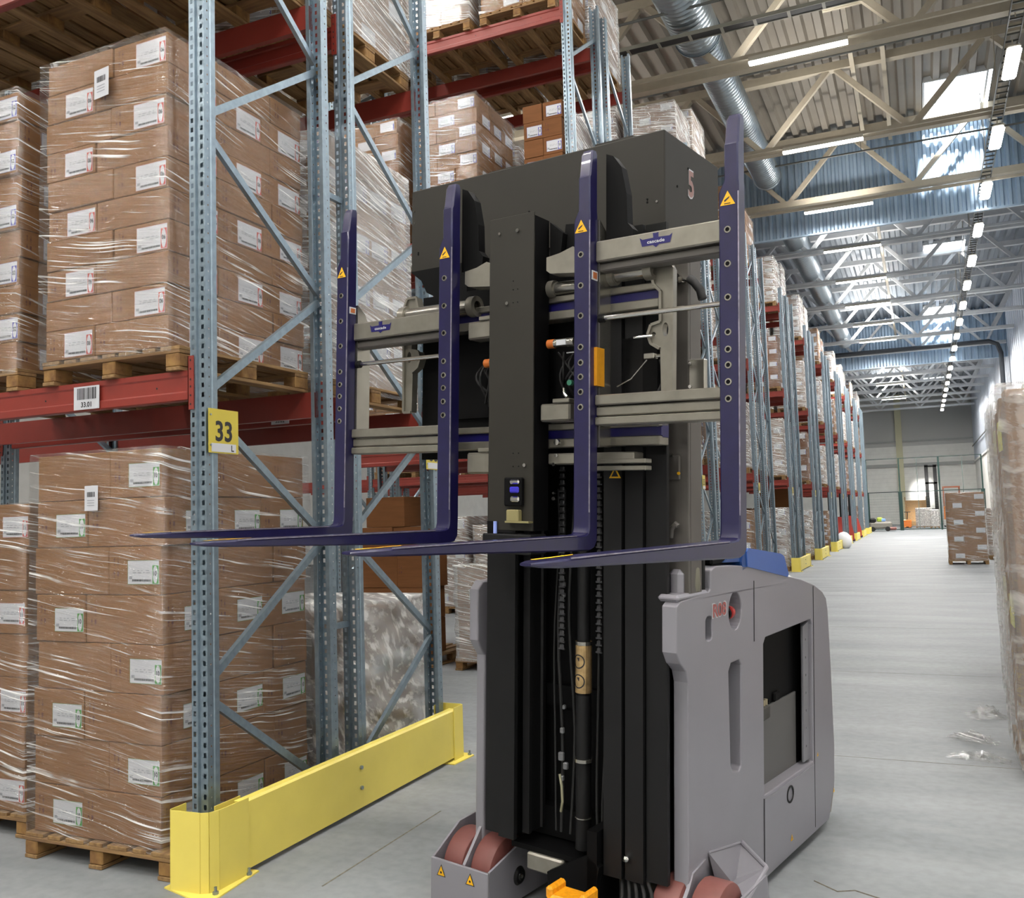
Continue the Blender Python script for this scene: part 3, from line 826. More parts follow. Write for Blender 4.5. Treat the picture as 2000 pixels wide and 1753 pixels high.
def carton(x0, x1, y0, y1, z, h, label, grp, mf=0, ms=0, lab=None, side=None, kind='06', jit=.006, warm=0, lw=.235, lh=.135, lx=None):
    w, d = round(x1-x0-.004, 3), round(y1-y0-.004, 3)
    o = obj('cardboard_box', carton_mesh(w, d, h-.003, mf, ms, warm), None, ((x0+x1)/2+rc.uniform(-jit, jit), (y0+y1)/2+rc.uniform(-jit, jit), z+.0005), (0, 0, rc.uniform(-.012, .012)))
    tag(o, label, 'cardboard box', grp)
    lh_ = min(lh, h-.02)
    if lab is not None:
        l = obj('shipping_label', label_mesh(kind, lw, lh_), o, (w/2-lw/2-.012 if lab == 'r' else lab, -d/2-.0015, h*.46), (math.pi/2, 0, 0))
    if side is not None:
        l = obj('shipping_label', label_mesh(kind, lw, lh_), o, (w/2+.0015, d/2-lw/2-.015 if side == 'r' else side, h*.46), (math.pi/2, 0, math.pi/2))
    return o
def film_shell(x0, x1, y0, y1, z0, z1, label, grp, fm=None, bulge=.012, amp=.008, seed=0, top=True, n=14, nz=34):
    """stretch film round a load: rounded box sheet, pulled in and out"""
    fm = fm or M_FILM
    rr = random.Random(seed); ph = [rr.uniform(0, 6) for _ in range(8)]
    per = []; r = .03
    w, d = x1-x0, y1-y0
    def edge(a, b, k):
        for i in range(k): per.append((a[0]+(b[0]-a[0])*i/k, a[1]+(b[1]-a[1])*i/k))
    edge((x0, y0), (x1, y0), n); edge((x1, y0), (x1, y1), n); edge((x1, y1), (x0, y1), n//2); edge((x0, y1), (x0, y0), n//2)
    N_ = len(per); cx_, cy_ = (x0+x1)/2, (y0+y1)/2
    m = MB(); vs = []
    for j in range(nz+1):
        z = z0+(z1-z0)*j/nz
        for i, (x, y) in enumerate(per):
            dx, dy = (x-cx_)/(w/2), (y-cy_)/(d/2)
            a = amp*(math.sin(z*9+ph[0]+i*.5)+.7*math.sin(z*23+ph[1]+i*.23)+.5*math.sin(i*1.1+z*5+ph[2]))*.5
            b = bulge+abs(a)
            sx = 1 if dx > .98 else -1 if dx < -.98 else 0; sy = 1 if dy > .98 else -1 if dy < -.98 else 0
            vs.append((x+sx*b-cx_, y+sy*b-cy_, z-z0))
    fs = [(j*N_+i, j*N_+(i+1) % N_, (j+1)*N_+(i+1) % N_, (j+1)*N_+i) for j in range(nz) for i in range(N_)]
    m.add(vs, fs)
    if top:
        q = [nz*N_+i for i in range(N_)]; c = len(m.v)
        m.v.append((0, 0, z1-z0+.008))
        for i in range(N_): m.f.append((q[i], q[(i+1) % N_], c)); m.m.append(0)
    o = m.build('stretch_film', fm, None, smooth=True, fix=False)
    o.location = (cx_, cy_, z0)
    if not label: o.name = 'film'; return o
    return tag(o, label, 'stretch film', grp)

def stack(sid, x0, x1, y0, y1, z0, rows, h, kind, where, nside=2, split=(.56, .44), front=True, left=True, warm=0, lw=.235, lh=.135, jit=.006, fd=.42, widen=0):
    """a layered load; only boxes along its front and aisle side exist (the core is hidden)"""
    grp = 'boxes of the load '+where
    for r in range(rows):
        z = z0+h*(rows-1-r)
        even = r % 2 == 1
        row = '%s row down' % ORD[r] if r < rows-1 else 'bottom row'
        s_ = split[1] if even else split[0]
        xs = x0+(x1-x0)*s_
        wob = (rc.uniform(-.012, .012) if widen else 0)
        if left:
            carton(x0+wob, xs+wob, y0, y0+fd, z, h, 'carton%s, %s, front left, %s' % ((' labelled '+kind) if even and kind != '0' else '', row, where), grp,
                   mf=1 if even else 0, lab=('r' if even else None), kind=kind, warm=warm, lw=lw, lh=lh, jit=jit)
        carton(xs+wob, x1+wob, y0, y0+fd, z, h, 'carton%s, %s, front right corner, %s' % ((' labelled '+kind) if kind != '0' else '', row, where), grp,
               mf=1, ms=1 if even else 0, lab=(None if even else 'r'), side=('r' if even else None), kind=kind, warm=warm, lw=lw, lh=lh, jit=jit)
        ds = (y1-y0-fd)/nside
        off = .0
        cuts = [y0+fd+ds*q for q in range(nside+1)]
        if not even and nside > 1: cuts = [y0+fd]+[c+ds*.22 for c in cuts[1:-1]]+[y1]
        for q in range(nside):
            carton(x1-.42, x1, cuts[q], cuts[q+1], z, h, 'carton%s, %s, %s along the side, %s' % ((' labelled '+kind) if even and kind != '0' else '', row, ORD[q+1], where), grp,
                   ms=1, side=('r' if even else None), kind=kind, warm=warm, lw=lw, lh=lh, jit=jit)

# --- load A: floor, green 10 labels
pallet(-4.93, -3.80, 3.86, 1.2, 0, 'wooden pallet on the floor under the green-labelled boxes')
stack('a', -4.90, -3.90, 3.90, 5.20, .147, 8, .276, '10', 'green-labelled floor load', nside=2, split=(.60, .41), widen=1)
film_shell(-4.91, -3.89, 3.88, 5.21, .10, 2.365, 'clear stretch film round the green-labelled boxes on the floor', 'stretch film round the loads', seed=1)
# --- load B: first beam level, red 06 labels
pallet(-4.90, -3.80, 3.93, 1.2, 2.79, 'wooden pallet on the lowest red beams under the red-labelled 06 boxes')
stack('b', -4.87, -3.885, 3.93, 5.20, 2.937, 10, .187, '06', 'red-labelled load on beam', nside=2, split=(.56, .42), widen=1, lh=.15)
film_shell(-4.88, -3.875, 3.91, 5.21, 2.9, 4.81, 'clear stretch film round the red-labelled 06 boxes', 'stretch film round the loads', seed=2)
# pallet stickers hanging on the film
def sticker(x, y, z, w, h, label, rz=0):
    m = MB(); T = Matrix.Rotation(rz, 4, 'Z') @ FRONT
    m.box(-w/2, w/2, -h/2, h/2, 0, .002, 0, T); barcode(m, -w*.3, w*.3, h*.05, h*.25, 1, T, .003, 9, 5)
    for q in range(3): m.quad((-w*.3, -h*.1-q*h*.1, .003), (w*.25, -h*.1-q*h*.1, .003), (w*.25, -h*.07-q*h*.1, .003), (-w*.3, -h*.07-q*h*.1, .003), 2, T)
    o = m.build('barcode_sticker', [M_WHITE, M_BLK, M_GREY], fix=False); o.location = (x, y, z); tag(o, label, 'sticker')
sticker(-4.395, 3.855, 2.085, .105, .145, 'white barcode sheet stuck on the film of the green-labelled load')
sticker(-4.345, 3.875, 4.57, .135, .175, 'white barcode sheet stuck on the film of the red-labelled 06 load', -.12)
# --- load "52" left of B, on the lowest beam
pallet(-6.25, -5.15, 3.95, 1.2, 2.79, 'wooden pallet with chipped blocks at the left edge, on the lowest beam')
stack('n', -6.2, -5.19, 3.98, 5.2, 2.937, 10, .182, '52', 'blue-labelled load, left edge', nside=2, split=(.55, .45), left=False, jit=.016)
film_shell(-6.2, -5.18, 3.96, 5.2, 2.9, 4.77, 'clear stretch film on the blue-labelled boxes at the left edge', 'stretch film round the loads', seed=3)
# --- load "11" on the floor at the left
pallet(-6.28, -5.2, 4.08, 1.2, 0, 'wooden pallet on the floor at the left edge under the red-labelled 11 boxes')
stack('m', -6.25, -5.24, 4.1, 5.3, .147, 7, .277, '11', 'floor load, left edge', nside=2, split=(.5, .5), jit=.014)
film_shell(-6.25, -5.23, 4.08, 5.3, .148, 2.09, 'clear stretch film round the red-labelled 11 boxes at the left edge', 'stretch film round the loads', seed=4)
# --- rear half of rack 33
pallet(-4.85, -3.82, 5.42, 1.2, 2.79, 'wooden pallet on the lowest beams of the rear half of rack 33')
stack('rb', -4.82, -3.87, 5.45, 6.62, 2.937, 9, .205, '52', 'rear beam load, rack 33', nside=3, split=(.5, .5), left=False, fd=.3)
film_shell(-4.83, -3.86, 5.43, 6.63, 2.88, 4.80, 'heavy stretch film round the rear load on the lowest beam', 'stretch film round the loads', M_FILM2, seed=5)
pallet(-4.85, -3.82, 5.42, 1.2, 0, 'wooden pallet on the floor in the rear half of rack 33')
stack('rf', -4.82, -3.87, 5.45, 6.55, .147, 4, .27, '10', 'rear floor load, rack 33', nside=2, split=(.5, .5), left=False)
film_shell(-4.84, -3.84, 5.42, 6.62, .16, 1.30, 'crumpled loose film over the rear floor load of rack 33', 'stretch film round the loads', M_FILM3, seed=6, amp=.05, bulge=.03)

# --- generic wrapped loads (single things) for the upper levels and the far racks
LOADM = {}
def load_mesh(w, d, rows, h, seed, warm=0, labels=True, kind=0):
    key = (w, d, rows, h, seed, warm)
    if key in LOADM: return LOADM[key]
    rr = random.Random(seed); m = MB()
    for r in range(rows):
        z = r*h; c = .42 if r % 2 else .58
        j = lambda: rr.uniform(-.008, .008)
        segs = [(-w/2, -w/2+w*c), (-w/2+w*c, w/2)]
        for q, (a, b) in enumerate(segs):
            jx, jy = j(), j()
            m.bbox(a+jx+.002, b+jx-.002, jy, .4+jy, z, z+h-.003, .004, 0)
            if labels and (q == (r % 2)): 
                m.quad((b-.26+jx, jy-.002, z+h*.2), (b-.04+jx, jy-.002, z+h*.2), (b-.04+jx, jy-.002, z+h*.85), (b-.26+jx, jy-.002, z+h*.85), 1)
                m.quad((b-.06+jx, jy-.003, z+h*.25), (b-.045+jx, jy-.003, z+h*.25), (b-.045+jx, jy-.003, z+h*.65), (b-.06+jx, jy-.003, z+h*.65), 2)
        nb = 2
        for q in range(nb):
            a, b = .4+(d-.4)*q/nb, .4+(d-.4)*(q+1)/nb; jx = j()
            for sx in (1,):
                m.bbox(w/2-.4+jx, w/2+jx, a+.002, b-.002, z, z+h-.003, .004, 0)
            if labels and r % 2 == 0: m.quad((w/2+jx+.002, a+.1, z+h*.2), (w/2+jx+.002, a+.3, z+h*.2), (w/2+jx+.002, a+.3, z+h*.85), (w/2+jx+.002, a+.1, z+h*.85), 1)
        m.box(-w/2+.01, w/2-.38, .38, d-.01, z, z+h-.004, 0)
    me = m.mesh('wrapped_load', [M_CARD2 if warm else M_CARD, M_WHITE, M_BLU]); LOADM[key] = me
    return me
FILMM = {}
def film_mesh(w, d, H_, seed, fm):
    key = (w, d, round(H_, 2), seed, fm.name)
    if key in FILMM: return FILMM[key]
    o = film_shell(-w/2, w/2, 0, d, 0, H_, None, None, fm, seed=seed, n=8, nz=16)
    me = o.data; me.transform(Matrix.Translation((0, d/2, 0))); bpy.data.objects.remove(o)
    FILMM[key] = me; return me
def wrapped(x0, x1, y0, d, z, rows, h, label, seed=0, warm=0, film=1, pal=True, plabel=None, pparts=False, labels=True):
    w = round(x1-x0, 2)
    if pal: pallet(x0-.02, x1+.02, y0-.02, d, z, plabel or 'pallet under the '+label, parts=pparts)
    t = obj('wrapped_load', load_mesh(w, d, rows, h, seed, warm, labels), None, ((x0+x1)/2, y0, z+(.147 if pal else 0)))
    tag(t, label, 'wrapped load', 'film-wrapped carton loads in the racks')
    if film: obj('film', film_mesh(w+.02, d+.02, rows*h, seed, (M_FILM, M_FILM2, M_FILM3)[film-1]), t, (0, -.01, 0))
    return t
# top level of rack 33
for (a, b, lab) in ((-4.85, -3.82, 'nearest the aisle'), (-6.1, -5.1, 'second from the aisle'), (-7.08, -6.16, 'third from the aisle')):
    wrapped(a, b, 3.97, 1.2, 5.53, 9, .19, 'wrapped load on middle beams of rack 33, front, %s' % lab, seed=3, pparts=True, plabel='pallet seen from below, middle beams of rack 33, front, %s' % lab)
    wrapped(a, b, 5.42, 1.2, 5.53, 9, .19, 'wrapped load on middle beams of rack 33, rear, %s' % lab, seed=4, film=2, pparts=True, plabel='pallet seen from below, rear middle beams of rack 33, %s' % lab)
for (z, rows, h, lab) in ((2.79, 10, .2, 'lowest beams'), (0, 7, .28, 'floor')):
    wrapped(-6.15, -5.1, 5.42, 1.2, z, rows, h, 'wrapped load deep in rear half of rack 33, %s' % lab, seed=5)
# rack 2: middle level stacks, cartons one by one
stack('r2b', -5.85, -4.95, 10.3, 11.45, 5.68, 9, .187, '52', 'squared stack, second rack', nside=2, split=(.35, .65), widen=1)
film_shell(-5.86, -4.94, 10.28, 11.46, 5.66, 7.37, 'clear film on the squared stack in the second rack', 'stretch film round the loads', seed=7)
pallet(-5.88, -4.92, 10.28, 1.2, 5.53, 'wooden pallet under the squared stack in the second rack', parts=False)
stack('r2c', -4.30, -3.78, 10.3, 11.45, 5.68, 6, .225, '52', 'darker stack, second rack', nside=2, split=(.5, .5), warm=1, left=True, lw=.2)
film_shell(-4.31, -3.77, 10.4, 11.46, 5.66, 7.04, 'loose film behind the second rack post', 'stretch film round the loads', M_FILM2, seed=8)
pallet(-4.8, -3.82, 10.28, 1.2, 5.53, 'wooden pallet beside the second rack post on the middle beams', parts=False)
wrapped(-7.0, -6.12, 10.3, 1.15, 5.53, 8, .2, 'wrapped stack deep in the second rack, left of the squared stack', seed=6)
# rack 2: top level
for n, (a, b) in enumerate(((-4.82, -3.82), (-5.95, -5.0), (-7.1, -6.15))):
    wrapped(a, b, 10.27, 1.2, 8.2, 8, .2, 'wrapped load on top beams, second rack, front, %s from aisle' % ('next', 'second', 'third')[n], seed=3+n, film=1+(n > 0), pparts=True)
    wrapped(a, b, 11.75, 1.2, 8.2, 6, .2, 'wrapped load on top beams, second rack, rear, %s from aisle' % ('next', 'second', 'third')[n], seed=4+n, film=2, pparts=True)
wrapped(-4.82, -3.85, 11.75, 1.15, 5.53, 8, .19, 'rear film-covered load on the middle beams of the second rack', seed=5, film=2)
wrapped(-5.95, -5.0, 11.75, 1.15, 5.53, 8, .19, 'rear load behind the squared stack of the second rack', seed=6, film=2)
for n, (a, b) in enumerate(((-4.82, -3.85), (-6.0, -5.02), (-7.1, -6.15))):
    wrapped(a, b, 10.3, 1.15, 2.79, 8+n % 2, .2, 'wrapped load on lowest beams, second rack, front, %s from aisle' % ('next', 'second', 'third')[n], seed=3+n, film=2 if n < 2 else 1)
    wrapped(a, b, 11.75, 1.15, 2.79, 7, .22, 'wrapped load on lowest beams, second rack, rear, %s from aisle' % ('next', 'second', 'third')[n], seed=6+n, film=2)
# rack 2 floor: loose warm cartons and a wrapped load
g2 = 'loose brown cartons on the second rack floor'
for q, (a, b, c, d, z, h) in enumerate(((-7.0, -6.45, 10.5, 11.0, .15, .45), (-6.45, -5.95, 10.5, 11.0, .15, .45), (-7.0, -6.5, 10.5, 11, .6, .42), (-6.5, -5.95, 10.5, 11, .6, .42),
                                         (-7.0, -6.4, 10.5, 11, 1.02, .42), (-6.4, -5.9, 10.5, 11, 1.02, .42), (-6.95, -6.45, 10.5, 11, 1.44, .38), (-6.45, -5.92, 10.5, 11, 1.44, .38), (-6.85, -6.25, 10.5, 11, 1.82, .4))):
    carton(a, b, c, d, z, h, 'large plain brown carton, second rack floor, %s from the bottom, %s side' % (ORD[q//2], 'left' if q % 2 == 0 else 'right'), g2, warm=1, jit=.01, mf=q % 2)
for q, (a, b, c, d, z, h) in enumerate(((-5.5, -5.05, 11.7, 12.2, .15, .45), (-5.05, -4.6, 11.7, 12.2, .15, .45), (-5.5, -5.0, 11.7, 12.2, .6, .45), (-5.0, -4.5, 11.7, 12.2, .6, .45), (-5.6, -5.1, 11.7, 12.2, 1.05, .4), (-5.1, -4.55, 11.7, 12.2, 1.05, .4), (-5.5, -5.0, 11.7, 12.2, 1.45, .4), (-5, -4.5, 11.7, 12.2, 1.45, .4))):
    carton(a, b, c, d, z, h, 'plain brown carton, rear floor bay of second rack, %s layer, %s side' % (ORD[q//2], 'left' if q % 2 == 0 else 'right'), g2, warm=1, jit=.01, mf=q % 2)
pallet(-5.65, -4.4, 11.65, 1.2, 0, 'wooden pallet under the loose cartons at the rear of the second rack', parts=False)
pallet(-7.05, -5.85, 10.45, 1.2, 0, 'wooden pallet under the large plain cartons of the second rack', parts=False)
stack('r2f', -5.45, -4.5, 10.4, 11.5, .147, 5, .23, '10', 'floor load, second rack', nside=2)
film_shell(-5.46, -4.49, 10.38, 11.51, .12, 1.32, 'cloudy film round the floor load of the second rack', 'stretch film round the loads', M_FILM2, seed=9, amp=.02)
pallet(-5.5, -4.45, 10.38, 1.2, 0, 'wooden pallet under the wrapped floor load of the second rack')
# far racks
vr = [(8, .21, 3, 0), (7, .25, 4, 0), (9, .18, 5, 0), (6, .3, 6, 1), (8, .2, 8, 1)]
kk = 0
for k in range(2, len(YA)):
    for li, z in enumerate([0]+ZB):
        for hf in (0, 1):
            for col in ((0, 1) if k < 6 and hf == 0 and not (k < 4 and li < 2) else (0, 1, 2, 3, 4, 5) if k < 4 and hf == 0 and li < 2 else (0,)):
                if (k in (7, 8) and li == 0) or (k == 4 and li == 0 and hf == 1): continue
                kk += 1
                rows, h, sd_, wm = vr[(k*7+li*3+hf*2+col) % 5]
                if li == 3: rows = min(rows, 8); h = min(h, .21)
                x1 = -3.83-1.15*col; lvl = ('on floor', 'on lowest beams', 'on middle beams', 'on top beams')[li]
                wrapped(round(x1-.96, 2), x1, YA[k]+(.02 if hf == 0 else 1.47), 1.15, z, rows, h,
                        'wrapped load %s, %s half of %s%s' % (lvl, ('near', 'far')[hf], RK[k], ', %s from aisle' % ('next', 'second', 'third', 'fourth', 'fifth', 'sixth')[col]), seed=sd_, warm=wm, film=2 if (k+li) % 3 else 1)
# ================================================================ THE REACH TRUCK (local axes: u right, v rearward, w up)
_a, _b, _c = math.radians(-11.699), math.radians(.04), math.radians(2.61)
TRUCK_M = Matrix.Translation((-.84, 4.80, .05)) @ Matrix.Rotation(_a, 4, 'Z') @ Matrix.Rotation(_b, 4, 'X') @ Matrix.Rotation(_c, 4, 'Y')
M_BODY = mat('truck_grey_paint', '#85838a', .38, noise=.03, nscale=3, coat=.2)
M_BLACK = mat('mast_black', '#131314', .5, noise=.1, nscale=6, spec=.3)
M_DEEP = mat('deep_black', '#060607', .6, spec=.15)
M_OLIVE = mat('dark_olive_paint', '#2b2924', .5, noise=.07, nscale=4, spec=.3)
M_PLATE = mat('grey_brown_plate', '#54504c', .45, noise=.05, nscale=4)
M_FORK = mat('indigo_fork_paint', '#191640', .32, noise=.12, nscale=18, coat=.3)
M_WORN = mat('worn_fork_edge', '#8d8898', .35, metal=.5, noise=.3, nscale=40)
M_SILV = mat('machined_steel', '#a8a59d', .22, metal=.9, noise=.08, nscale=10)
M_BEIGE = mat('primer_grey_casting', '#8d897f', .34, metal=.65, noise=.1, nscale=14)
M_CHROME = mat('chrome_rod', '#d5d3d0', .12, metal=1)
M_STRIPE = mat('blue_bearing_strip', '#17135a', .35)
M_CAPB = mat('truck_blue', '#3b5fa6', .35, coat=.2)
M_CAPD = mat('truck_dark_blue', '#1f4582', .35)
M_WHEEL = mat('red_polyurethane', '#74443f', .55, noise=.1, nscale=12)
M_WHEELD = mat('red_wheel_core', '#4e1e19', .5)
M_RUB = mat('black_rubber', '#161617', .7)
M_WARN = mat('warning_yellow', '#e8b010', .5)
M_ORNG = mat('brake_orange', '#ee9f16', .45, noise=.15, nscale=60, bump=.3)
M_COVER = mat('dark_window_interior', '#56575c', .5)
M_GOLD = mat('worn_foil_label', '#b79a6c', .3, metal=.6, noise=.35, nscale=22)
M_RODW = mat('white_plastic', '#d8d4ce', .5)

truck = thing('reach_truck', 'grey reach truck with black mast and four dark indigo forks raised in the foreground', 'forklift')
truck.matrix_world = TRUCK_M
def P(name, mb, mats, parent=truck, label=None, smooth=None, **kw):
    o = mb.build(name, mats, parent, **kw)
    if label: o['label'] = label
    if smooth: autosmooth(o, smooth)
    return o

# ---- forks
HOLEW = [2.955, 2.821, 2.69, 2.555, 2.488, 2.427, 2.362, 2.297]
def fork(u, label, tip=0):
    R = [(-2.56, 1.741, -2.56, 1.748, .022, .058), (-2.53, 1.735, -2.53, 1.751, .012, .070), (-2.45, 1.730, -2.45, 1.753, .002, .080), (-2.2, 1.722, -2.2, 1.755, 0, .082),
         (-1.7, 1.705, -1.7, 1.755, 0, .082), (-1.26, 1.69, -1.26, 1.755, 0, .082), (-1.19, 1.69, -1.225, 1.757, 0, .082), (-1.155, 1.70, -1.208, 1.765, 0, .082),
         (-1.137, 1.722, -1.2, 1.785, 0, .082), (-1.132, 1.80, -1.2, 1.82, 0, .082), (-1.132, 3.105, -1.2, 3.105, 0, .082), (-1.132, 3.13, -1.2, 3.13, .012, .082),
         (-1.132, 3.15, -1.199, 3.15, .022, .080), (-1.132, 3.29, -1.199, 3.29, .022, .080), (-1.132, 3.305, -1.192, 3.30, .022, .080), (-1.132, 3.40, -1.180, 3.395, .024, .080), (-1.134, 3.418, -1.172, 3.414, .030, .076)]
    R = [((a+tip if a < -2.1 else a), b, (c_+tip if c_ < -2.1 else c_), d, e, f_) for a, b, c_, d, e, f_ in R]
    m = MB(); vs = []
    c = .006
    for vo, wo, vi, wi, a, b in R:
        # eight-point ring with eased corners
        O = Vector((vo, wo)); I = Vector((vi, wi)); d = (I-O); L_ = d.length; d.normalize(); cc = min(c, L_*.3, (b-a)*.3)
        for (uu, q) in ((a, cc), (a+cc, 0), (b-cc, 0), (b, cc), (b, L_-cc), (b-cc, L_), (a+cc, L_), (a, L_-cc)):
            p = O+d*q; vs.append((u+uu, p.x, p.y))
    n = len(R)
    fs = [(j*8+i, j*8+(i+1) % 8, (j+1)*8+(i+1) % 8, (j+1)*8+i) for j in range(n-1) for i in range(8)]+[tuple(range(8)), tuple(range((n-1)*8, n*8))]
    m.add(vs, fs)
    fk = P('fork', m, M_FORK, label=label, smooth=28)
    g = MB()
    for w in HOLEW:
        g = MB(); T = Matrix.Translation((u+.037, -1.2, w)) @ FRONT
        g.add([(x, y, .003) for x, y in circ(0, 0, .0135, 20)]+[(x, y, .003) for x, y in circ(0, 0, .0085, 20)], [(i, (i+1) % 20, 20+(i+1) % 20, 20+i) for i in range(20)], 0, T)
        g.add([(x, y, .003) for x, y in circ(0, 0, .0135, 20)]+[(x, y, 0) for x, y in circ(0, 0, .015, 20)], [(i, (i+1) % 20, 20+(i+1) % 20, 20+i) for i in range(20)], 0, T)
        g.add([(x, y, .001) for x, y in circ(0, 0, .0088, 20)], [tuple(range(20))], 1, T)
        P('grommet', g, [M_SILV, M_DEEP], fk)
    g = MB(); T = Matrix.Translation((u+.038, -1.2012, 3.075)) @ FRONT
    g.add([(-.031, -.024, 0), (.031, -.024, 0), (0, .032, 0)], [(0, 1, 2)], 0, T)
    g.add([(-.012, -.012, .0006), (.006, .002, .0006), (.009, .010, .0006), (-.002, .004, .0006), (-.014, -.004, .0006)], [(0, 1, 2, 3, 4)], 1, T)
    g.add([(-.014, -.02, .0006), (.012, -.02, .0006), (.012, -.0165, .0006), (-.014, -.0165, .0006)], [(0, 1, 2, 3)], 1, T)
    P('warning_sticker', g, [M_WARN, M_BLK], fk, fix=False)
    g = MB(); g.add([(u+.012, -2.50+tip, 1.7535), (u+.03, -2.50+tip, 1.7535), (u+.024, -2.30+tip, 1.7562), (u+.01, -2.28+tip, 1.7562)], [(0, 1, 2, 3)])
    P('tip_wear', g, M_WARN, fk)
    g = MB(); g.box(u+.0785, u+.0828, -2.4+tip, -1.3, 1.7525, 1.7565); g.box(u+.078, u+.0825, -1.2008, -1.197, 1.85, 3.10)
    P('edge_wear', g, M_WORN, fk)
    return fk
FU = (-1.84, -1.137, -.372, .293)
for u, l in zip(FU, ('leftmost fork', 'second fork from the left', 'third fork from the left', 'rightmost fork')): fork(u, l, .2 if u < -1.5 else 0)

# ---- paired fork carriers: end plates and cross bars
def carrier(ul, ur, wt, rot, lowd, label_u, name):
    """ul: right face of the left fork, ur: left face of the right fork"""
    m = MB(); m.plate([[(-1.132, 2.13), (-1.04, 2.13), (-1.04, wt+.02), (-1.08, wt+.10), (-1.132, wt+.14)]], ul-.006, ul+.010, 0); P('fork_end_plate', m, M_SILV)
    m = MB(); m.bbox(ul, ur, -1.155, -1.075, wt-.05, wt+.04, .006); P('upper_cross_bar', m, M_BEIGE)
    m = MB(); m.bbox(ul, ur, -1.13, -1.05, wt-.088, wt-.052, .006); P('upper_bar_flange', m, M_PLATE)
    m = MB(); m.cyl((ul+.012, -1.13, rot), (ur, -1.13, rot), .011, 12); m.cyl((ul+.008, -1.13, rot), (ul+.03, -1.13, rot), .02, 10, 1); P('tie_rod', m, [M_CHROME, M_BLACK])
    m = MB()
    for z0, z1, d in ((lowd+.015, lowd+.06, 0), (lowd-.03, lowd+.01, .012), (lowd-.07, lowd-.035, 0)): m.bbox(ul, ur, -1.16+d, -1.08, z0, z1, .005)
    P('lower_cross_bar', m, M_BEIGE)
    # winged blue badge with the maker's lettering
    b = MB(); T = Matrix.Translation((label_u, -1.1565, wt)) @ FRONT @ Matrix.Diagonal((1.0, .9, 1, 1))
    wing = [(-.075, .022), (-.062, .012), (-.012, .014), (-.014, .036), (-.002, .034), (.012, .036), (.012, .014), (.062, .012), (.075, .022), (.064, -.02), (.014, -.020), (0, -.032), (-.014, -.020), (-.064, -.02)]
    tr = tessellate_polygon([[Vector((x, y, 0)) for x, y in wing]])
    b.add([(x, y, 0) for x, y in wing], [tuple(t) for t in tr], 0, T)
    b.text('cascade', .016, 1, T @ Matrix.Translation((0, -.003, 0)) @ Matrix.Diagonal((1.2, 1, 1, 1)), .001)
    P('badge', b, [M_STRIPE, M_WHITE], fix=False)
carrier(FU[2]+.082, FU[3], 2.975, 2.683, 2.29, .0, 'right')
carrier(FU[0]+.082, FU[1], 2.770, 2.597, 2.195, -1.56, 'left')
m = MB(); m.box(-.291, -.276, -1.165, -1.10, 2.39, 2.555); P('yellow_tape', m, mat('amber_tape', '#c98a12', .45, noise=.1, nscale=30))
m = MB(); m.box(-.291, -.287, -1.185, -1.14, 2.845, 2.885, 0); m.box(-.2875, -.286, -1.178, -1.147, 2.851, 2.879, 1); P('reflector', m, [M_WHITE, mat('amber_reflector', '#b0673a', .4)])
m = MB(); m.box(-1.759, -1.755, -1.185, -1.14, 2.86, 2.895, 0); m.box(-1.7555, -1.754, -1.178, -1.147, 2.866, 2.889, 1); P('reflector', m, [M_WHITE, mat('amber_reflector', '#b0673a', .4)])

# ---- carriage frame behind the forks
def rail(w, u0=-1.5, u1=-.055):
    m = MB(); m.bbox(u0, u1, -1.02, -.93, w+.018, w+.048, .004, 0); m.bbox(u0, u1, -1.02, -.93, w-.062, w-.022, .004, 0); m.box(u0, u1, -.99, -.93, w-.03, w+.03, 1)
    m.box(u0, u1, -1.0, -.99, w-.02, w+.016, 1)
    return P('carriage_rail', m, [M_BEIGE, M_STRIPE])
rail(2.79); rail(2.20)
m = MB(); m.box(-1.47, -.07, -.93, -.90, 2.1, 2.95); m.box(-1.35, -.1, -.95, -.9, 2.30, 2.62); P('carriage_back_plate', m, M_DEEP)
for (u0, u1) in ((-1.5, -1.39), (-.62, -.58)):
    pass
def casting(u, s):
    pts = [(0, 2.34), (.05*s, 2.34), (.055*s, 2.88), (.03*s, 2.93), (-.03*s, 2.93), (-.045*s, 2.87), (-.03*s, 2.82), (-.0*s, 2.79), (0, 2.66), (-.045*s, 2.65), (-.06*s, 2.61), (-.045*s, 2.57), (-.005*s, 2.545)]
    pts = [(u+x, y) for x, y in pts]
    m = MB(); m.plate([pts, circ(u-.035*s, 2.61, .010, 12)[::-1], circ(u+.02*s, 2.625, .014, 12, .03)[::-1]], -1.03, -.99, 1)
    # thin ribs along the rim
    for a, b in zip(pts, pts[1:]): m.bar((a[0], -1.035, a[1]), (b[0], -1.035, b[1]), .012, .012, up=(0, 1, 0))
    P('end_casting', m, M_BEIGE, smooth=30)
casting(-.04, 1); casting(-1.455, -1)
def cylinder(u0, u1, w, r, v=-1.04):
    m = MB(); m.cyl((u0, v, w), (u1, v, w), r, 20); P('hydraulic_rod', m, M_SILV, smooth=40)
    for u, k in ((u0, 1), (u1, 1)):
        m = MB(); m.lathe([(r*.7, u-.02), (r*1.35, u-.02), (r*1.35, u+.02), (r*.7, u+.02)], (0, v, w), 20, axis='x'); P('rod_clamp', m, M_BEIGE, smooth=40)
cylinder(-.27, -.085, 2.885, .032)
cylinder(-1.50, -1.05, 2.84, .038, -1.03)
cylinder(-.60, -.40, 2.87, .03, -1.02)
for u0, u1 in ((-.56, -.40), (-1.03, -.88)):
    m = MB(); m.plate([[(u0, 2.93), (u0+.02, 2.915), (u1, 2.90), (u1, 3.01), (u1-.02, 3.02), (u0+.07, 3.0), (u0, 2.99)]], -1.13, -1.04, 1)
    P('carriage_hook', m, M_BEIGE)
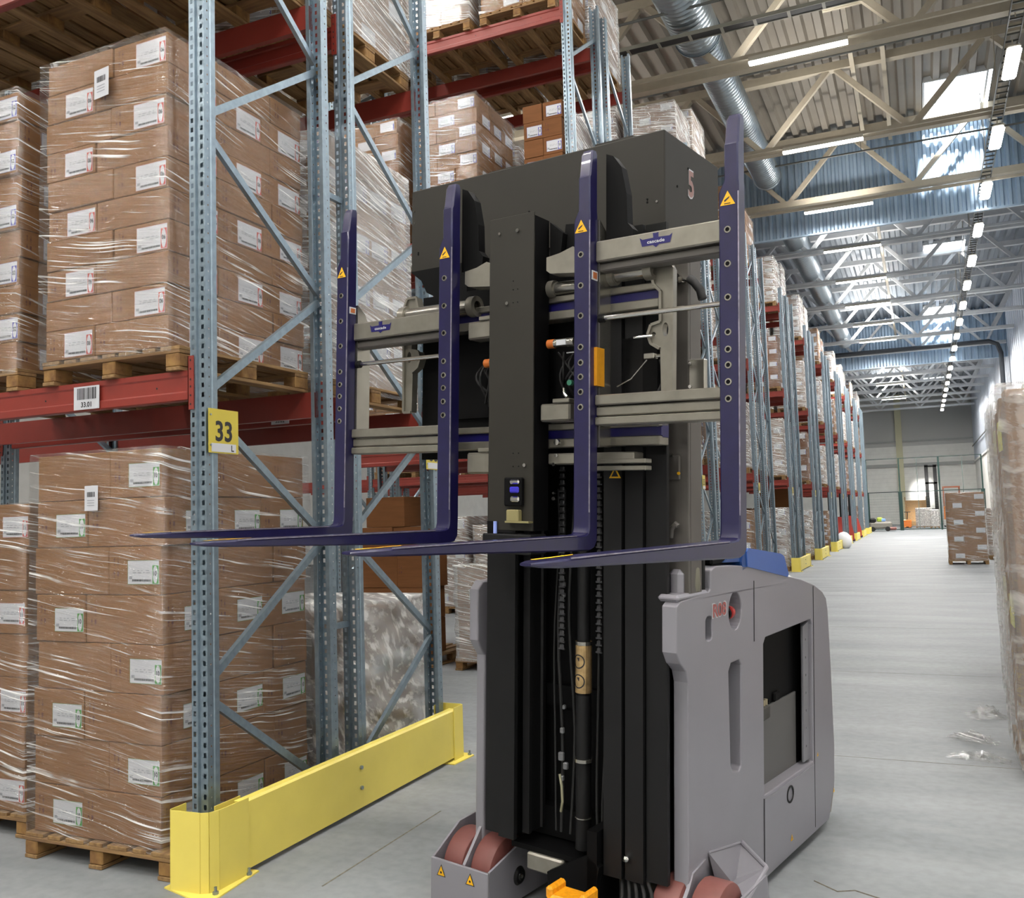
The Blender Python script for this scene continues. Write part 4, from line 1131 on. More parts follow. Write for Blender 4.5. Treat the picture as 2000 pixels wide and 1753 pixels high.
for u0, u1, w0, w1 in ((-.6, -.44, 2.25, 2.33), (-1.02, -.88, 2.02, 2.12), (-1.02, -.88, 2.66, 2.745)):
    m = MB(); m.bbox(u0, u1, -1.12, -1.02, w0, w1, .008); m.bbox(u0+.07, u1, -1.125, -1.04, w1, w1+.02, .004); P('carriage_hook', m, M_BEIGE)
m = MB()
for w in (2.03, 2.06): m.bbox(-.35, -.1, -1.06, -1.0, w, w+.02, .003)
m.bbox(-.60, -.16, -1.05, -.96, 2.06, 2.11, .005)
P('lower_guide', m, M_BEIGE)
# oil bottles with orange caps
for u, w in ((-.545, 2.605), (-.905, 2.545)):
    m = MB(); m.cyl((u, -1.08, w), (u+.105, -1.08, w), .020, 16, 0); m.cyl((u-.035, -1.08, w), (u, -1.08, w), .021, 16, 1); m.box(u+.02, u+.07, -1.101, -1.08, w-.012, w+.012, 2)
    P('grease_cartridge', m, [M_SILV, mat('orange_cap', '#b5621f', .5), M_WHITE], smooth=40)
# thin rods and hoses
for (u0, u1, w) in ((-.50, -.41, 2.565), (-.16, -.07, 2.60), (-.17, -.06, 2.33)):
    m = MB(); m.cyl((u0, -1.05, w), (u1, -1.05, w), .006, 8); P('push_rod', m, M_CHROME)
rh = random.Random(5)
for q in range(16):
    side = q % 2
    uu = (-.58, -.86)[side]; lo = uu; hi = uu+.17 if side == 0 else uu-.16
    pts = []; u1 = rh.uniform(min(lo, hi), max(lo, hi)); w1 = rh.uniform(2.50, 2.60); u2 = rh.uniform(min(lo, hi), max(lo, hi)); w2 = rh.uniform(2.34, 2.44)
    for t in range(9):
        f_ = t/8; pts.append((u1+(u2-u1)*f_+.04*math.sin(f_*math.pi)*rh.choice((-1, 1)) * (1 if t % 8 else 0)*.0+.03*math.sin(f_*3.14)*(1 if q % 3 else -1), -1.0-.05*math.sin(f_*3.14), w1+(w2-w1)*f_))
    m = MB(); m.path(pts, rh.uniform(.004, .008), 7); P('hose', m, M_RUB, smooth=60)
m = MB(); m.cyl((-.475, -1.07, 2.425), (-.475, -1.05, 2.425), .013, 12); P('green_valve_cap', m, mat('green_cap', '#2f6f58', .4))
m = MB(); m.path([(-.51, -1.06, 2.40), (-.50, -1.07, 2.375), (-.485, -1.07, 2.36)], .009, 8); P('hose_fitting', m, M_CHROME)
m = MB(); m.path([(-.27, -1.0, 2.40), (-.2, -1.0, 2.43), (-.13, -1.0, 2.50), (-.11, -1.0, 2.52)], .004, 6); P('hose', m, M_SILV)
m = MB(); m.bbox(-.12, -.07, -1.04, -1.0, 2.505, 2.53, .003); m.cyl((-.07, -1.02, 2.517), (-.045, -1.02, 2.517), .008, 8); P('connector_plug', m, M_SILV)
m = MB(); m.path([(-.05, -1.02, 2.50), (-.035, -1.02, 2.45), (-.04, -1.02, 2.40), (-.07, -1.02, 2.34)], .007, 8); P('hose', m, M_RUB)

# ---- flat black plates behind the two middle forks
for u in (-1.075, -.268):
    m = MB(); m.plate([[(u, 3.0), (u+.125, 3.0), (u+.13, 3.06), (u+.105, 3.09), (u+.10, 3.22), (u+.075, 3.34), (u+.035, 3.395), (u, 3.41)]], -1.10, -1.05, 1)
    P('black_plate', m, M_DEEP)
# ---- shield plate in the middle
m = MB(); m.bbox(-.862, -.612, -1.155, -1.145, 1.76, 3.205, .002, 0); m.box(-.622, -.612, -1.145, -1.03, 1.76, 3.19, 1); m.box(-.862, -.852, -1.145, -1.03, 1.76, 3.19, 1)
P('mast_shield', m, [M_OLIVE, M_DEEP])
m = MB()
for u, w, r in ((-.802, 3.13, .007), (-.70, 3.13, .009), (-.757, 2.80, .008), (-.655, 2.055, .008)): m.cyl((u, -1.163, w), (u, -1.155, w), r, 12)
P('shield_bolt', m, M_CHROME)
m = MB()
for u, w in ((-.725, 2.90), (-.725, 2.86), (-.70, 2.86), (-.725, 2.80), (-.70, 2.80), (-.72, 2.11), (-.69, 2.11), (-.72, 2.05), (-.69, 2.05)): m.cyl((u, -1.157, w), (u, -1.154, w), .003, 8)
P('shield_hole', m, M_DEEP)
m = MB(); m.bbox(-.752, -.655, -1.185, -1.155, 1.87, 2.0, .006); P('sensor_housing', m, M_DEEP)
m = MB(); m.bbox(-.715, -.662, -1.195, -1.18, 1.97, 1.99, .006, 0); m.bbox(-.715, -.665, -1.195, -1.18, 1.93, 1.958, .006, 1); m.bbox(-.712, -.662, -1.195, -1.18, 1.89, 1.915, .006, 0)
P('sensor_lens', m, [M_CHROME, mat('blue_lens', '#3a35b5', .2)])
m = MB(); m.bbox(-.735, -.668, -1.19, -1.155, 1.80, 1.855, .005); m.box(-.74, -.61, -1.19, -1.155, 1.796, 1.804); P('beige_connector', m, mat('brass_beige', '#9d9468', .35, metal=.4))
m = MB(); m.box(-.862, -.825, -1.16, -1.155, 1.745, 1.80); P('side_notch', m, M_DEEP)
m = MB(); m.cyl((-.812, -1.165, 1.745), (-.812, -1.165, 1.80), .009, 10); P('indicator_tube', m, mat('blue_white_tube', '#8fa2e6', .3))
m = MB(); m.bbox(-.87, -.60, -1.19, -1.06, 1.655, 1.745, .006); P('shield_foot', m, M_BLACK)
m = MB()
for u, w, r in ((-.565, 2.06, .008), (-.565, 1.93, .006), (-.565, 1.905, .009), (-.55, 2.16, .014), (-.55, 2.10, .008)): m.cyl((u, -1.06, w), (u, -1.045, w), r, 10)
P('carriage_bolt', m, M_CHROME)

# ---- mast: nested channels
for (u0, u1, v0, v1, w0, w1) in ((-1.035, -.945, -.93, -.72, .30, 3.12), (-.935, -.845, -.96, -.74, .30, 3.12), (-.838, -.80, -.90, -.76, .32, 3.1),
                                 (-.36, -.27, -.96, -.74, .26, 3.12), (-.258, -.17, -.95, -.74, .26, 3.12), (-.165, -.065, -.93, -.72, .27, 3.12)):
    m = MB()
    prof = [(u0, v0), (u1, v0), (u1, v0+.025), ((u0+u1)/2+.008, v0+.03), ((u0+u1)/2+.008, v1-.03), (u1, v1-.025), (u1, v1), (u0, v1), (u0, v1-.025), ((u0+u1)/2-.008, v1-.03), ((u0+u1)/2-.008, v0+.03), (u0, v0+.025)]
    m.plate([prof], w0, w1, 2); P('mast_channel', m, M_BLACK)
m = MB(); m.bbox(-.128, -.008, -.83, -.81, 1.35, 3.12, .004); m.box(-.02, -.008, -.81, -.70, 1.35, 3.12); P('mast_side_plate', m, M_PLATE)
m = MB(); m.box(-1.04, -.06, -.70, -.66, .25, 3.1); m.box(-1.0, -.1, -.74, -.70, .9, 1.0); m.box(-1.0, -.1, -.74, -.70, 2.9, 3.1); m.box(-1.0, -.1, -.76, -.70, .28, .42)
P('mast_crossmember', m, M_DEEP)
m = MB(); m.cyl((-.53, -.85, .30), (-.53, -.85, 1.95), .030, 20, 0); m.cyl((-.53, -.85, .30), (-.53, -.85, 1.0), .036, 20, 0); m.cyl((-.53, -.85, .695), (-.53, -.85, .71), .044, 20, 1); m.cyl((-.53, -.85, .44), (-.53, -.85, .445), .040, 20, 1)
P('lift_cylinder', m, [M_BLACK, M_SILV], smooth=40)
m = MB(); m.lathe([(.0385, 1.01), (.0385, 1.245)], (-.53, -.85, 0), 24); m.lathe([(.039, 1.228), (.039, 1.245)], (-.53, -.85, 0), 24, 1)
for w in (1.155, 1.065):
    for ang in range(18):
        a0, a1 = ang*20, ang*20+20
        def Q(rr, a): 
            x = rr*math.cos(math.radians(a)); y = rr*math.sin(math.radians(a)); th = math.radians(-98)+x/.0393
            return (-.53+.0393*math.cos(th), -.85+.0393*math.sin(th), w+y)
        m.add([Q(.027, a0), Q(.027, a1), Q(.033, a1), Q(.033, a0)], [(0, 1, 2, 3)], 2)
    m.add([Q(.004, 0), Q(.004, 90), Q(.02, 120), Q(.02, 70)], [(0, 1, 2, 3)], 2)
P('cylinder_label', m, [M_GOLD, M_SILV, M_BLK], fix=False, label='worn gold foil label with round pictograms')
# chains
for u, v in ((-.63, -.88), (-.44, -.86)):
    m = MB(); w = 1.2
    while w < 2.15:
        m.bbox(u-.012, u+.012, v-.008, v+.002, w, w+.026, .005); m.cyl((u-.016, v-.003, w+.004), (u+.016, v-.003, w+.004), .005, 6); w += .032
    P('lift_chain', m, mat('chain_steel', '#4a4a4c', .4, metal=.7), kind='stuff')
for u, w, r in ((-.635, 1.50, .012), (-.635, 1.45, .011), (-.63, .93, .010), (-.64, .82, .014), (-.645, .70, .02), (-.62, .66, .016), (-.64, .60, .012)):
    m = MB(); m.bbox(u-r*.7, u+r*.7, -.87, -.85, w-r, w+r, .004); P('cable_clip', m, mat('clip_grey', '#77787a', .4, metal=.5))
for q, (u, r) in enumerate(((-.60, .007), (-.66, .008), (-.69, .005), (-.455, .007), (-.42, .006))):
    m = MB(); m.path([(u+.012*math.sin(k*.7+q), -.84-.01*math.cos(k), .35+k*.16) for k in range(11)], r, 8); P('mast_hose', m, M_RUB, smooth=60)
m = MB(); m.path([(-.648, -.87, .62), (-.63, -.88, .57), (-.625, -.88, .50), (-.64, -.87, .45)], .006, 7); P('mast_hose', m, mat('pale_hose', '#8d8a72', .5))
# warning sticker and small latch on the mast
m = MB(); T = Matrix.Translation((-.30, -.965, 2.02)) @ FRONT
m.add([(-.03, -.022, 0), (.03, -.022, 0), (0, .03, 0)], [(0, 1, 2)], 0, T); m.add([(-.018, -.015, .001), (.018, -.015, .001), (0, .016, .001)], [(0, 1, 2)], 1, T)
P('warning_sticker', m, [M_WARN, M_BLK], fix=False)
m = MB(); m.bbox(-.115, -.045, -.842, -.83, 1.99, 2.10, .01, 0); m.cyl((-.05, -.846, 2.02), (-.05, -.84, 2.02), .007, 10, 1); m.cyl((-.09, -.85, 2.10), (-.075, -.85, 2.10), .006, 8, 2); P('latch_plate', m, [M_PLATE, M_WARN, M_SILV])
m = MB(); m.path([(-.085, -.85, 1.74), (-.075, -.86, 1.78), (-.055, -.86, 1.80), (-.045, -.86, 1.79)], .012, 8); P('mast_hook', m, M_PLATE, smooth=60)
m = MB(); m.bbox(-.01, .07, -.83, -.80, 2.36, 2.52, .006); m.cyl((.0, -.835, 2.50), (.0, -.82, 2.50), .008, 8, 1); m.cyl((.0, -.835, 2.40), (.0, -.82, 2.40), .008, 8, 1); P('side_bracket', m, [M_SILV, M_CHROME])
m = MB(); m.path([(-.005, -.82, 2.88), (.02, -.83, 2.86), (.05, -.83, 2.82), (.06, -.83, 2.78)], .02, 8); P('hose_loop', m, M_RUB, smooth=60)
m = MB(); m.cyl((-.055, -.86, 2.885), (-.055, -.83, 2.885), .02, 12); m.cyl((-.03, -.87, 2.87), (-.03, -.83, 2.87), .014, 12); P('pivot_bolt', m, M_CHROME)

# ---- big box on top of the mast
m = MB(); m.bbox(-1.725, -.16, -.75, -.135, 3.15, 3.615, .006); P('top_box', m, M_OLIVE)
m = MB(); m.box(-1.2, -1.03, -.72, -.6, 3.615, 3.63); P('top_box_lug', m, M_OLIVE)
m = MB(); m.box(-.55, -.34, -.72, -.60, 3.615, 3.635); P('top_box_lug', m, M_OLIVE)
m = MB(); T = Matrix.Translation((-.1585, -.47, 3.43)) @ SIDE
m.text('5', .145, 0, T @ Matrix.Diagonal((.8, 1, 1, 1))); m.text('5', .13, 1, T @ Matrix.Diagonal((.8, 1, 1, 1)), .0012)
P('painted_number', m, [M_WHITE, mat('red_number', '#8d6d68', .5)], fix=False)
m = MB()
for u, w in ((-1.70, 3.50), (-1.70, 3.43), (-1.30, 3.50), (-1.30, 3.44), (-.20, 3.28)): m.cyl((u, -.754, w), (u, -.748, w), .006, 10)
P('box_bolt', m, M_CHROME)
for u, w in ((-1.67, 3.26), (-1.67, 3.25), (-.92, 3.36), (-.25, 3.30), (-.25, 3.285)):
    m = MB(); m.cyl((u, -.753, w), (u, -.749, w), .005, 8); P('box_hole', m, M_DEEP)
for v, w in ((-.5, 3.50), (-.62, 3.38)):
    m = MB(); m.cyl((-.16, v, w), (-.157, v, w), .006, 8); P('box_hole', m, M_DEEP)
m = MB(); m.plate([[(-1.70, 3.15), (-1.3, 3.15), (-1.3, 2.98), (-1.5, 2.98), (-1.58, 3.02), (-1.62, 3.09)]], -.78, -.70, 1); P('box_bracket', m, M_DEEP)
m = MB(); m.box(-.45, -.2, -1.0, -.75, 3.03, 3.07); P('box_bracket', m, M_DEEP)
m = MB(); m.plate([[(-.56, 3.03), (-.44, 3.03), (-.44, 3.16), (-.54, 3.17)]], -1.0, -.96, 1); P('box_bracket', m, M_DEEP)
m = MB(); m.plate([[(-.60, 2.95), (-.55, 2.95), (-.53, 3.12), (-.60, 3.18)]], -1.04, -1.0, 1); P('box_bracket', m, M_DEEP)

# ---- chassis
body = [(-.86, .0), (-.86, 1.12), (-.88, 1.17), (-.935, 1.21), (-.97, 1.26), (-.97, 1.455), (-.93, 1.475), (-.64, 1.49), (-.62, 1.50), (-.62, 1.585), (-.56, 1.60), (-.40, 1.595), (-.14, 1.575), (.10, 1.545), (.387, 1.49), (.62, 1.455),
        (.85, 1.405), (1.0, 1.355), (1.07, 1.31), (1.10, 1.24), (1.13, 1.05), (1.17, .70), (1.205, .42), (1.20, .20), (1.09, -.0)]
win = [(.03, .415), (.80, .405), (.80, 1.185), (.78, 1.215), (.06, 1.20), (.03, 1.17)][::-1]
slot1 = rrect(-.675, -.605, 1.272, 1.38, .02)[::-1]
slot2 = [(-.40, .665), (-.375, .63), (-.30, .615), (-.275, .63), (-.265, 1.11), (-.285, 1.137), (-.39, 1.135), (-.42, 1.10)][::-1]
bell = circ(-.335, 1.375, .078, 24, .09)[::-1]
def side_panel(u0, u1, holes, name, label=None, body=body):
    m = MB(); m.plate([body]+holes, u0, u1, 0); o = P(name, m, M_BODY, label=label)
    bv = o.modifiers.new('bevel', 'BEVEL'); bv.width = .012; bv.segments = 3; bv.limit_method = 'ANGLE'; bv.angle_limit = math.radians(50)
    for pl in o.data.polygons: pl.use_smooth = False
    return o
side_panel(-.07, 0, [win, slot1, slot2, bell], 'side_panel', 'grey side panel with a window opening and two slots')
bodyl = [(v, w) for v, w in body if not (-.94 < v < -.5 and w > 1.47)]
bodyl = [(-.86, .0), (-.86, 1.12), (-.90, 1.17), (-.92, 1.2), (-.92, 1.45), (-.88, 1.49), (-.6, 1.5), (.387, 1.49), (.62, 1.455), (.85, 1.405), (1.07, 1.31), (1.13, 1.05), (1.205, .42), (1.20, .20), (1.09, 0)]
side_panel(-1.155, -1.10, [], 'side_panel', 'grey side panel at the far left', bodyl)
# inset lower door with oval handle
m = MB(); m.plate([[(.03, .03), (.815, .03), (.815, .385), (.03, .395)], circ(.40, .325, .046, 20, .04)[::-1]], -.01, .003, 0)
o = P('lower_door', m, M_BODY); 
m = MB(); m.plate([circ(.40, .325, .052, 20, .046), circ(.40, .325, .042, 20, .036)[::-1]], .003, .007, 0); m.plate([circ(.40, .325, .045, 20, .04)], -.03, -.02, 0, 1); P('door_pull', m, [M_BLACK, M_DEEP], o)
m = MB(); m.box(.0005, .0025, .822, .826, .03, 1.40); m.box(.0005, .0025, .018, .022, .03, .40); m.box(.0005, .0025, -.10, -.096, 1.2, 1.5); P('panel_seam', m, M_BLACK)
# seen through the window opening
m = MB(); m.box(-.20, -.18, -.05, .9, .35, 1.30); P('window_back', m, M_COVER)
m = MB(); m.box(-.075, -.065, .0, .70, .36, .81); P('battery_cover', m, mat('battery_grey', '#5b5a59', .5))
m = MB()
hl = [circ(.745, .50+k*.10, .008, 8)[::-1] for k in range(7)]
m.plate([[(.70, .42), (.798, .42), (.798, 1.20), (.70, 1.18)]]+hl, -.03, -.02, 0); P('perforated_strip', m, mat('strip_grey', '#8b8b90', .4, metal=.3))
for q in range(3):
    m = MB(); m.path([(-.12, -.1+q*.015, 1.15-q*.02), (-.11, .04+q*.02, 1.10-q*.02), (-.11, .11+q*.02, 1.0), (-.11, .13+q*.02, .86)], .014, 8); P('cable', m, M_RUB, smooth=60)
m = MB(); m.bbox(-.11, -.03, .05, .21, .76, .83, .008, 0)
for q in range(4): m.cyl((-.05, .09+q*.033, .82), (-.05, .09+q*.033, .86), .011, 8, 1)
P('terminal_block', m, [mat('terminal_dark', '#3c3a36', .5), mat('terminal_brass', '#a59a80', .35, metal=.5)])
m = MB(); m.bbox(-.09, -.06, .36, .44, .81, .86, .008); m.cyl((-.08, .30, .82), (-.07, .30, .82), .012, 10); P('cover_clip', m, M_DEEP)
# slots backing and stop button
m = MB(); m.box(-.075, -.07, -.70, -.58, 1.25, 1.40); m.box(-.075, -.07, -.44, -.25, .60, 1.15); P('slot_backing', m, mat('slot_dark', '#2f3034', .6))
m = MB(); m.box(-.078, -.07, -.44, -.28, 1.28, 1.49); P('button_recess', m, M_BODY)
m = MB(); m.cyl((-.035, -.395, 1.365), (-.035, -.375, 1.365), .034, 16, 1); m.cyl((-.035, -.375, 1.365), (-.035, -.352, 1.365), .024, 16, 0); m.cyl((-.035, -.352, 1.365), (-.035, -.32, 1.365), .033, 20, 0, r1=.030)
m.bbox(-.05, -.02, -.40, -.388, 1.325, 1.405, .004, 2)
P('stop_button', m, [mat('stop_red', '#b23c3a', .35), M_DEEP, M_WARN], smooth=40)
m = MB(); T = Matrix.Translation((.0015, -.525, 1.40)) @ SIDE
m.text('R08', .072, 0, T @ Matrix.Diagonal((1.15, 1, 1, 1))); m.text('R08', .062, 1, T @ Matrix.Diagonal((1.2, 1, 1, 1)), .001)
P('fleet_number', m, [M_WHITE, mat('faded_red', '#9d5552', .5)], fix=False)
for v, w, s_ in ((.42, .09, .020), (.87, .43, .014), (1.17, .15, .016)):
    m = MB(); T = Matrix.Translation((.0045, v, w)) @ SIDE @ Matrix.Scale(s_/.03, 4)
    m.add([(-.03, -.022, 0), (.03, -.022, 0), (0, .03, 0)], [(0, 1, 2)], 0, T); m.add([(-.004, -.014, .001), (.004, -.014, .001), (.004, .008, .001), (-.004, .008, .001)], [(0, 1, 2, 3)], 1, T)
    P('warning_sticker', m, [M_WARN, M_BLK], fix=False)
# front column and top details of the right side
m = MB(); m.bbox(-.10, -.03, -.86, -.78, 1.24, 1.60, .02); m.bbox(-.10, .0, -.955, -.64, 1.47, 1.50, .012); P('front_column', m, M_BODY, smooth=35)
m = MB(); m.lathe([(.001, 1.50), (.055, 1.50), (.06, 1.53), (.055, 1.60), (.035, 1.64), (.001, 1.65)], (-.06, -.74, 0), 20); P('beacon_cap', m, mat('olive_grey_cap', '#6d6a5b', .4), smooth=50)
m = MB(); m.bbox(-.09, -.02, -.66, -.63, 1.49, 1.66, .006); P('cap_post', m, M_BLACK)
m = MB(); m.bbox(-.30, -.02, -.56, -.20, 1.60, 1.635, .01); P('dash_trim', m, M_DEEP)
# rounded hood and rear
hp = [(.30, 1.48), (.50, 1.455), (.70, 1.42), (.88, 1.375), (1.00, 1.335), (1.08, 1.27), (1.13, 1.15), (1.18, .90), (1.21, .60), (1.235, .40), (1.22, .15), (1.16, .02)]
m = MB(); secs = [(-.01, 0, -.02), (-.03, .0, .02), (-.08, .02, .05), (-.28, .055, .10), (-.575, .065, .12), (-.87, .055, .10), (-1.05, .03, .05), (-1.13, 0, 0)]
vs = []
for u, dv, dw in secs:
    for k, (v, w) in enumerate(hp):
        f_ = k/(len(hp)-1); vs.append((u, v+dv*min(1, f_*2), w+dw*max(0, 1-f_*1.4)))
n = len(hp)
m.add(vs, [(j*n+i, j*n+i+1, (j+1)*n+i+1, (j+1)*n+i) for j in range(len(secs)-1) for i in range(n-1)])
P('hood', m, mat('hood_grey', '#a09c98', .4, coat=.2), smooth=60)
m = MB(); m.box(-1.10, -.08, -.60, 1.1, .12, 1.30); P('chassis_core', m, M_DEEP)
m = MB(); m.bbox(-1.1, -.35, -.55, .25, 1.30, 1.50, .02); P('cab_base', m, M_BLACK)
# blue upper trim
m = MB(); m.plate([[(-.19, 1.575), (.385, 1.485), (.40, 1.50), (.33, 1.600), (.28, 1.615), (-.17, 1.665), (-.20, 1.65)]], -.035, .006, 0); P('blue_trim', m, M_CAPB)
m = MB(); m.plate([[(-.24, 1.56), (-.19, 1.57), (-.19, 1.66), (-.22, 1.69), (-.25, 1.60)]], -.35, .0, 0); m.plate([[(-.45, 1.61), (-.2, 1.60), (-.19, 1.68)]], -.25, -.01, 0); P('blue_trim', m, M_CAPD, label='darker blue trim corner')
m = MB(); m.bbox(-.9, -.08, 1.23, 1.28, .06, .44, .01); m.box(-.08, -.04, 1.19, 1.275, .06, .44); P('rear_bumper', m, M_CAPB)

# ---- front legs with load wheels
GZ = lambda u: -.05+math.tan(math.radians(2.61))*u*1.0       # floor height below the truck at lateral u
def leg(s, ub):
    """s=-1 left leg, +1 right leg; ub = body-side face"""
    U = lambda q: ub+s*q
    u_in, u_out = U(-.165), U(.19)
    lo, hi = min(u_in, u_out), max(u_in, u_out)
    wf = .135 if s < 0 else .165
    nv = -1.0; g0 = GZ((lo+hi)/2)+.03
    m = MB(); m.bbox(lo, hi, nv-.015, nv, g0, wf, .004)
    for uu in (lo, hi-.012):
        m.plate([[(nv, g0), (-.45, g0), (-.45, wf+.12), (-.56, wf+.13), (-.80, wf+.115), (nv, wf)]] if s < 0 and uu == lo else [[(nv, g0), (-.45, g0), (-.45, wf+.06), (-.78, wf+.055), (nv, wf)]], uu, uu+.012, 0)
    o = P('leg_housing', m, M_BODY)
    bv = o.modifiers.new('bevel', 'BEVEL'); bv.width = .005; bv.segments = 2
    m = MB(); m.plate([[(nv+.005, g0), (-.6, g0), (-.6, .42), (-.80, .40), (-.84, .30), (nv+.01, wf-.005)] if s < 0 else [(nv+.005, g0), (-.7, g0), (-.7, .33), (-.83, .31), (-.87, .26), (nv+.01, wf-.005)]], ub-.008, ub+.008, 0); P('leg_web', m, M_BODY)
    for uc in (U(-.075), U(.095)):
        r = .168; wz = GZ(uc)+r+.003; w_ = .066
        m = MB()
        m.lathe([(.05, uc-w_), (r-.02, uc-w_), (r-.004, uc-w_+.010), (r, uc-w_+.02), (r, uc+w_-.02), (r-.004, uc+w_-.01), (r-.02, uc+w_), (.05, uc+w_)], (0, -.80, wz), 40, 0, axis='x')
        m.lathe([(.0, uc-w_+.012), (r-.045, uc-w_+.012)], (0, -.80, wz), 40, 1, axis='x'); m.lathe([(.0, uc+w_-.012), (r-.045, uc+w_-.012)], (0, -.80, wz), 40, 1, axis='x')
        P('load_wheel', m, [M_WHEEL, M_WHEELD], smooth=35)
    return lo, hi, wf
lo, hi, wf = leg(-1, -1.12)
for uu in (lo+.07, lo+.25):
    m = MB(); T = Matrix.Translation((uu, -1.0165, wf-.055)) @ FRONT
    m.add([(-.028, -.024, 0), (.028, -.024, 0), (0, .034, 0)], [(0, 1, 2)], 1, T); m.add([(-.022, -.020, .001), (.022, -.020, .001), (0, .026, .001)], [(0, 1, 2)], 0, T); m.add([(x, y-.005, .002) for x, y in circ(0, 0, .006, 10)], [tuple(range(10))], 1, T)
    P('warning_sticker', m, [M_WARN, M_BLK], fix=False)
m = MB(); m.lathe([(.001, hi+.012), (.018, hi+.016), (.02, hi+.012), (.036, hi+.012), (.04, hi+.006), (.046, hi)], (0, -.76, .045), 20, 0, axis='x'); m.cyl((hi+.012, -.76, .045), (hi+.02, -.76, .045), .010, 8, 1); P('axle_cap', m, [M_BLACK, M_SILV], smooth=40)
leg(1, .0)
# flared fairing of the right leg
m = MB()
A_, B_, C_, D_ = (.0, -.275, .275), (.165, -.39, .232), (.19, -.70, .20), (.0, -.66, .345)
m.add([A_, B_, C_, D_, (.165, -.34, -.02), (.19, -.70, -.02), (.0, -.18, -.01), (.05, -.66, .17), (.04, -.44, .17)],
      [(1, 2, 5, 4), (0, 1, 4, 6), (0, 3, 7, 8), (0, 8, 1), (1, 8, 7, 2), (3, 2, 7)])
m.path([D_, A_], .006, 6)
for a, b in ((A_, B_), (B_, C_)): m.path([a, b], .011, 8)
P('leg_fairing', m, M_BODY)
# between the legs
m = MB(); m.bbox(-.80, -.60, -.92, -.80, .165, .245, .008, 0); P('cross_bracket', m, M_BEIGE)
m = MB(); m.box(-.90, -.2, -.90, -.7, .245, .27); m.plate([[(-.62, .12), (-.40, .06), (-.36, .30), (-.42, .34), (-.63, .22)]], -1.0, -.96, 1); m.box(-.42, -.37, -1.0, -.8, .1, .45); P('floor_plate', m, M_DEEP)
m = MB(); m.bbox(-.495, -.30, -1.24, -1.08, .10, .235, .03); m.bbox(-.495, -.46, -1.22, -1.1, .21, .265, .01); m.bbox(-.33, -.30, -1.22, -1.1, .21, .27, .01); P('orange_brake_shoe', m, M_ORNG)
m = MB(); m.lathe([(.001, -.978), (.012, -.974), (.016, -.965), (.014, -.95)], (-.245, 0, .355), 16, axis='y'); P('ball_knob', m, M_CHROME, smooth=60)
for q in range(5):
    m = MB(); m.path([(-.30+q*.03, -.90, .27), (-.26+q*.035, -.97, .20+q*.01), (-.27+q*.045, -1.0, .10), (-.24+q*.04, -1.02, .0)], .008, 8); P('cable', m, M_RUB, smooth=60)
m = MB(); m.bbox(-.46, -.40, -.90, -.86, .40, .415, .004); m.bbox(-.47, -.41, -.90, -.86, .37, .39, .006); P('cylinder_foot', m, M_SILV)

# ================================================================ RIGHT SIDE: tall film-wrapped board packs
M_FILM4 = film_mat('milky_stretch_film', .16, .40, .50, .72, .24, .3, .25, 9, 4, mask=False)
M_YLAB = mat('yellow_paper', '#c8c23a', .6)
def board_pack(x, y, w, d, h, label, seed, nb=4):
    pallet(x, x+w, y, d, 0, 'pallet under the %s' % label, parts=(y < 9))
    t = thing('board_pack', label, 'wrapped boards', (x, y, .147), group='tall wrapped packs along the right edge')
    rr = random.Random(seed)
    for k in range(nb):
        a = k*d/nb; m = MB(); m.bbox(.02+rr.uniform(0, .03), w-.02, a+.01, a+d/nb-.03, 0, h-rr.uniform(0, .12), .006); P_('board', m, M_CARD, t)
    m = MB()
    for z in (.85, h-.42): m.box(.006, .012, d*.30, d*.55, z, z+.22)
    P_('yellow_label', m, M_YLAB, t, kind='stuff')
    o = film_shell(-.01, w+.01, -.01, d+.01, -.08, h+.03, None, None, M_FILM4, amp=.010, bulge=.012, seed=seed, n=6, nz=24)
    o.parent = t; o.location = (w/2, d/2, -.08)
    return t
def P_(name, mb, mats, parent, **kw): return mb.build(name, mats, parent, **kw)
board_pack(.54, 7.2, .9, 1.15, 2.55, 'nearest tall film-wrapped pack of brown boards at the right edge', 31)
board_pack(.64, 9.2, .9, 1.15, 2.62, 'middle tall film-wrapped pack of brown boards at the right edge', 32)
board_pack(.78, 11.2, .9, 1.1, 2.42, 'farthest tall film-wrapped pack of brown boards on the right', 33, 5)
def scrap(x, y, w, d, h, label, seed, rz=0):
    rr = random.Random(seed); m = MB(); n = 14; vs = []
    for i in range(n):
        for j in range(n):
            u, v = i/(n-1), j/(n-1); e = math.sin(u*math.pi)*math.sin(v*math.pi)
            vs.append(((u-.5)*w+rr.uniform(-.03, .03), (v-.5)*d+rr.uniform(-.02, .02), .004+rr.random()*h*e))
    m.add(vs, [(i*n+j, i*n+j+1, (i+1)*n+j+1, (i+1)*n+j) for i in range(n-1) for j in range(n-1)])
    o = m.build('film_scrap', M_FILM, smooth=True); o.location = (x, y, 0); o.rotation_euler = (0, 0, rz)
    tag(o, label, 'plastic film', 'loose film on the floor')
scrap(.28, 7.75, .42, .16, .07, 'loose film tail on the floor nearest the right-hand pack', 1, -.3)
scrap(.26, 8.35, .40, .14, .09, 'crumpled film wisp lying on the floor left of the nearest pack', 2, -.5)
scrap(.40, 9.3, .3, .3, .12, 'film bunched on the floor beside the middle pack', 3, .2)
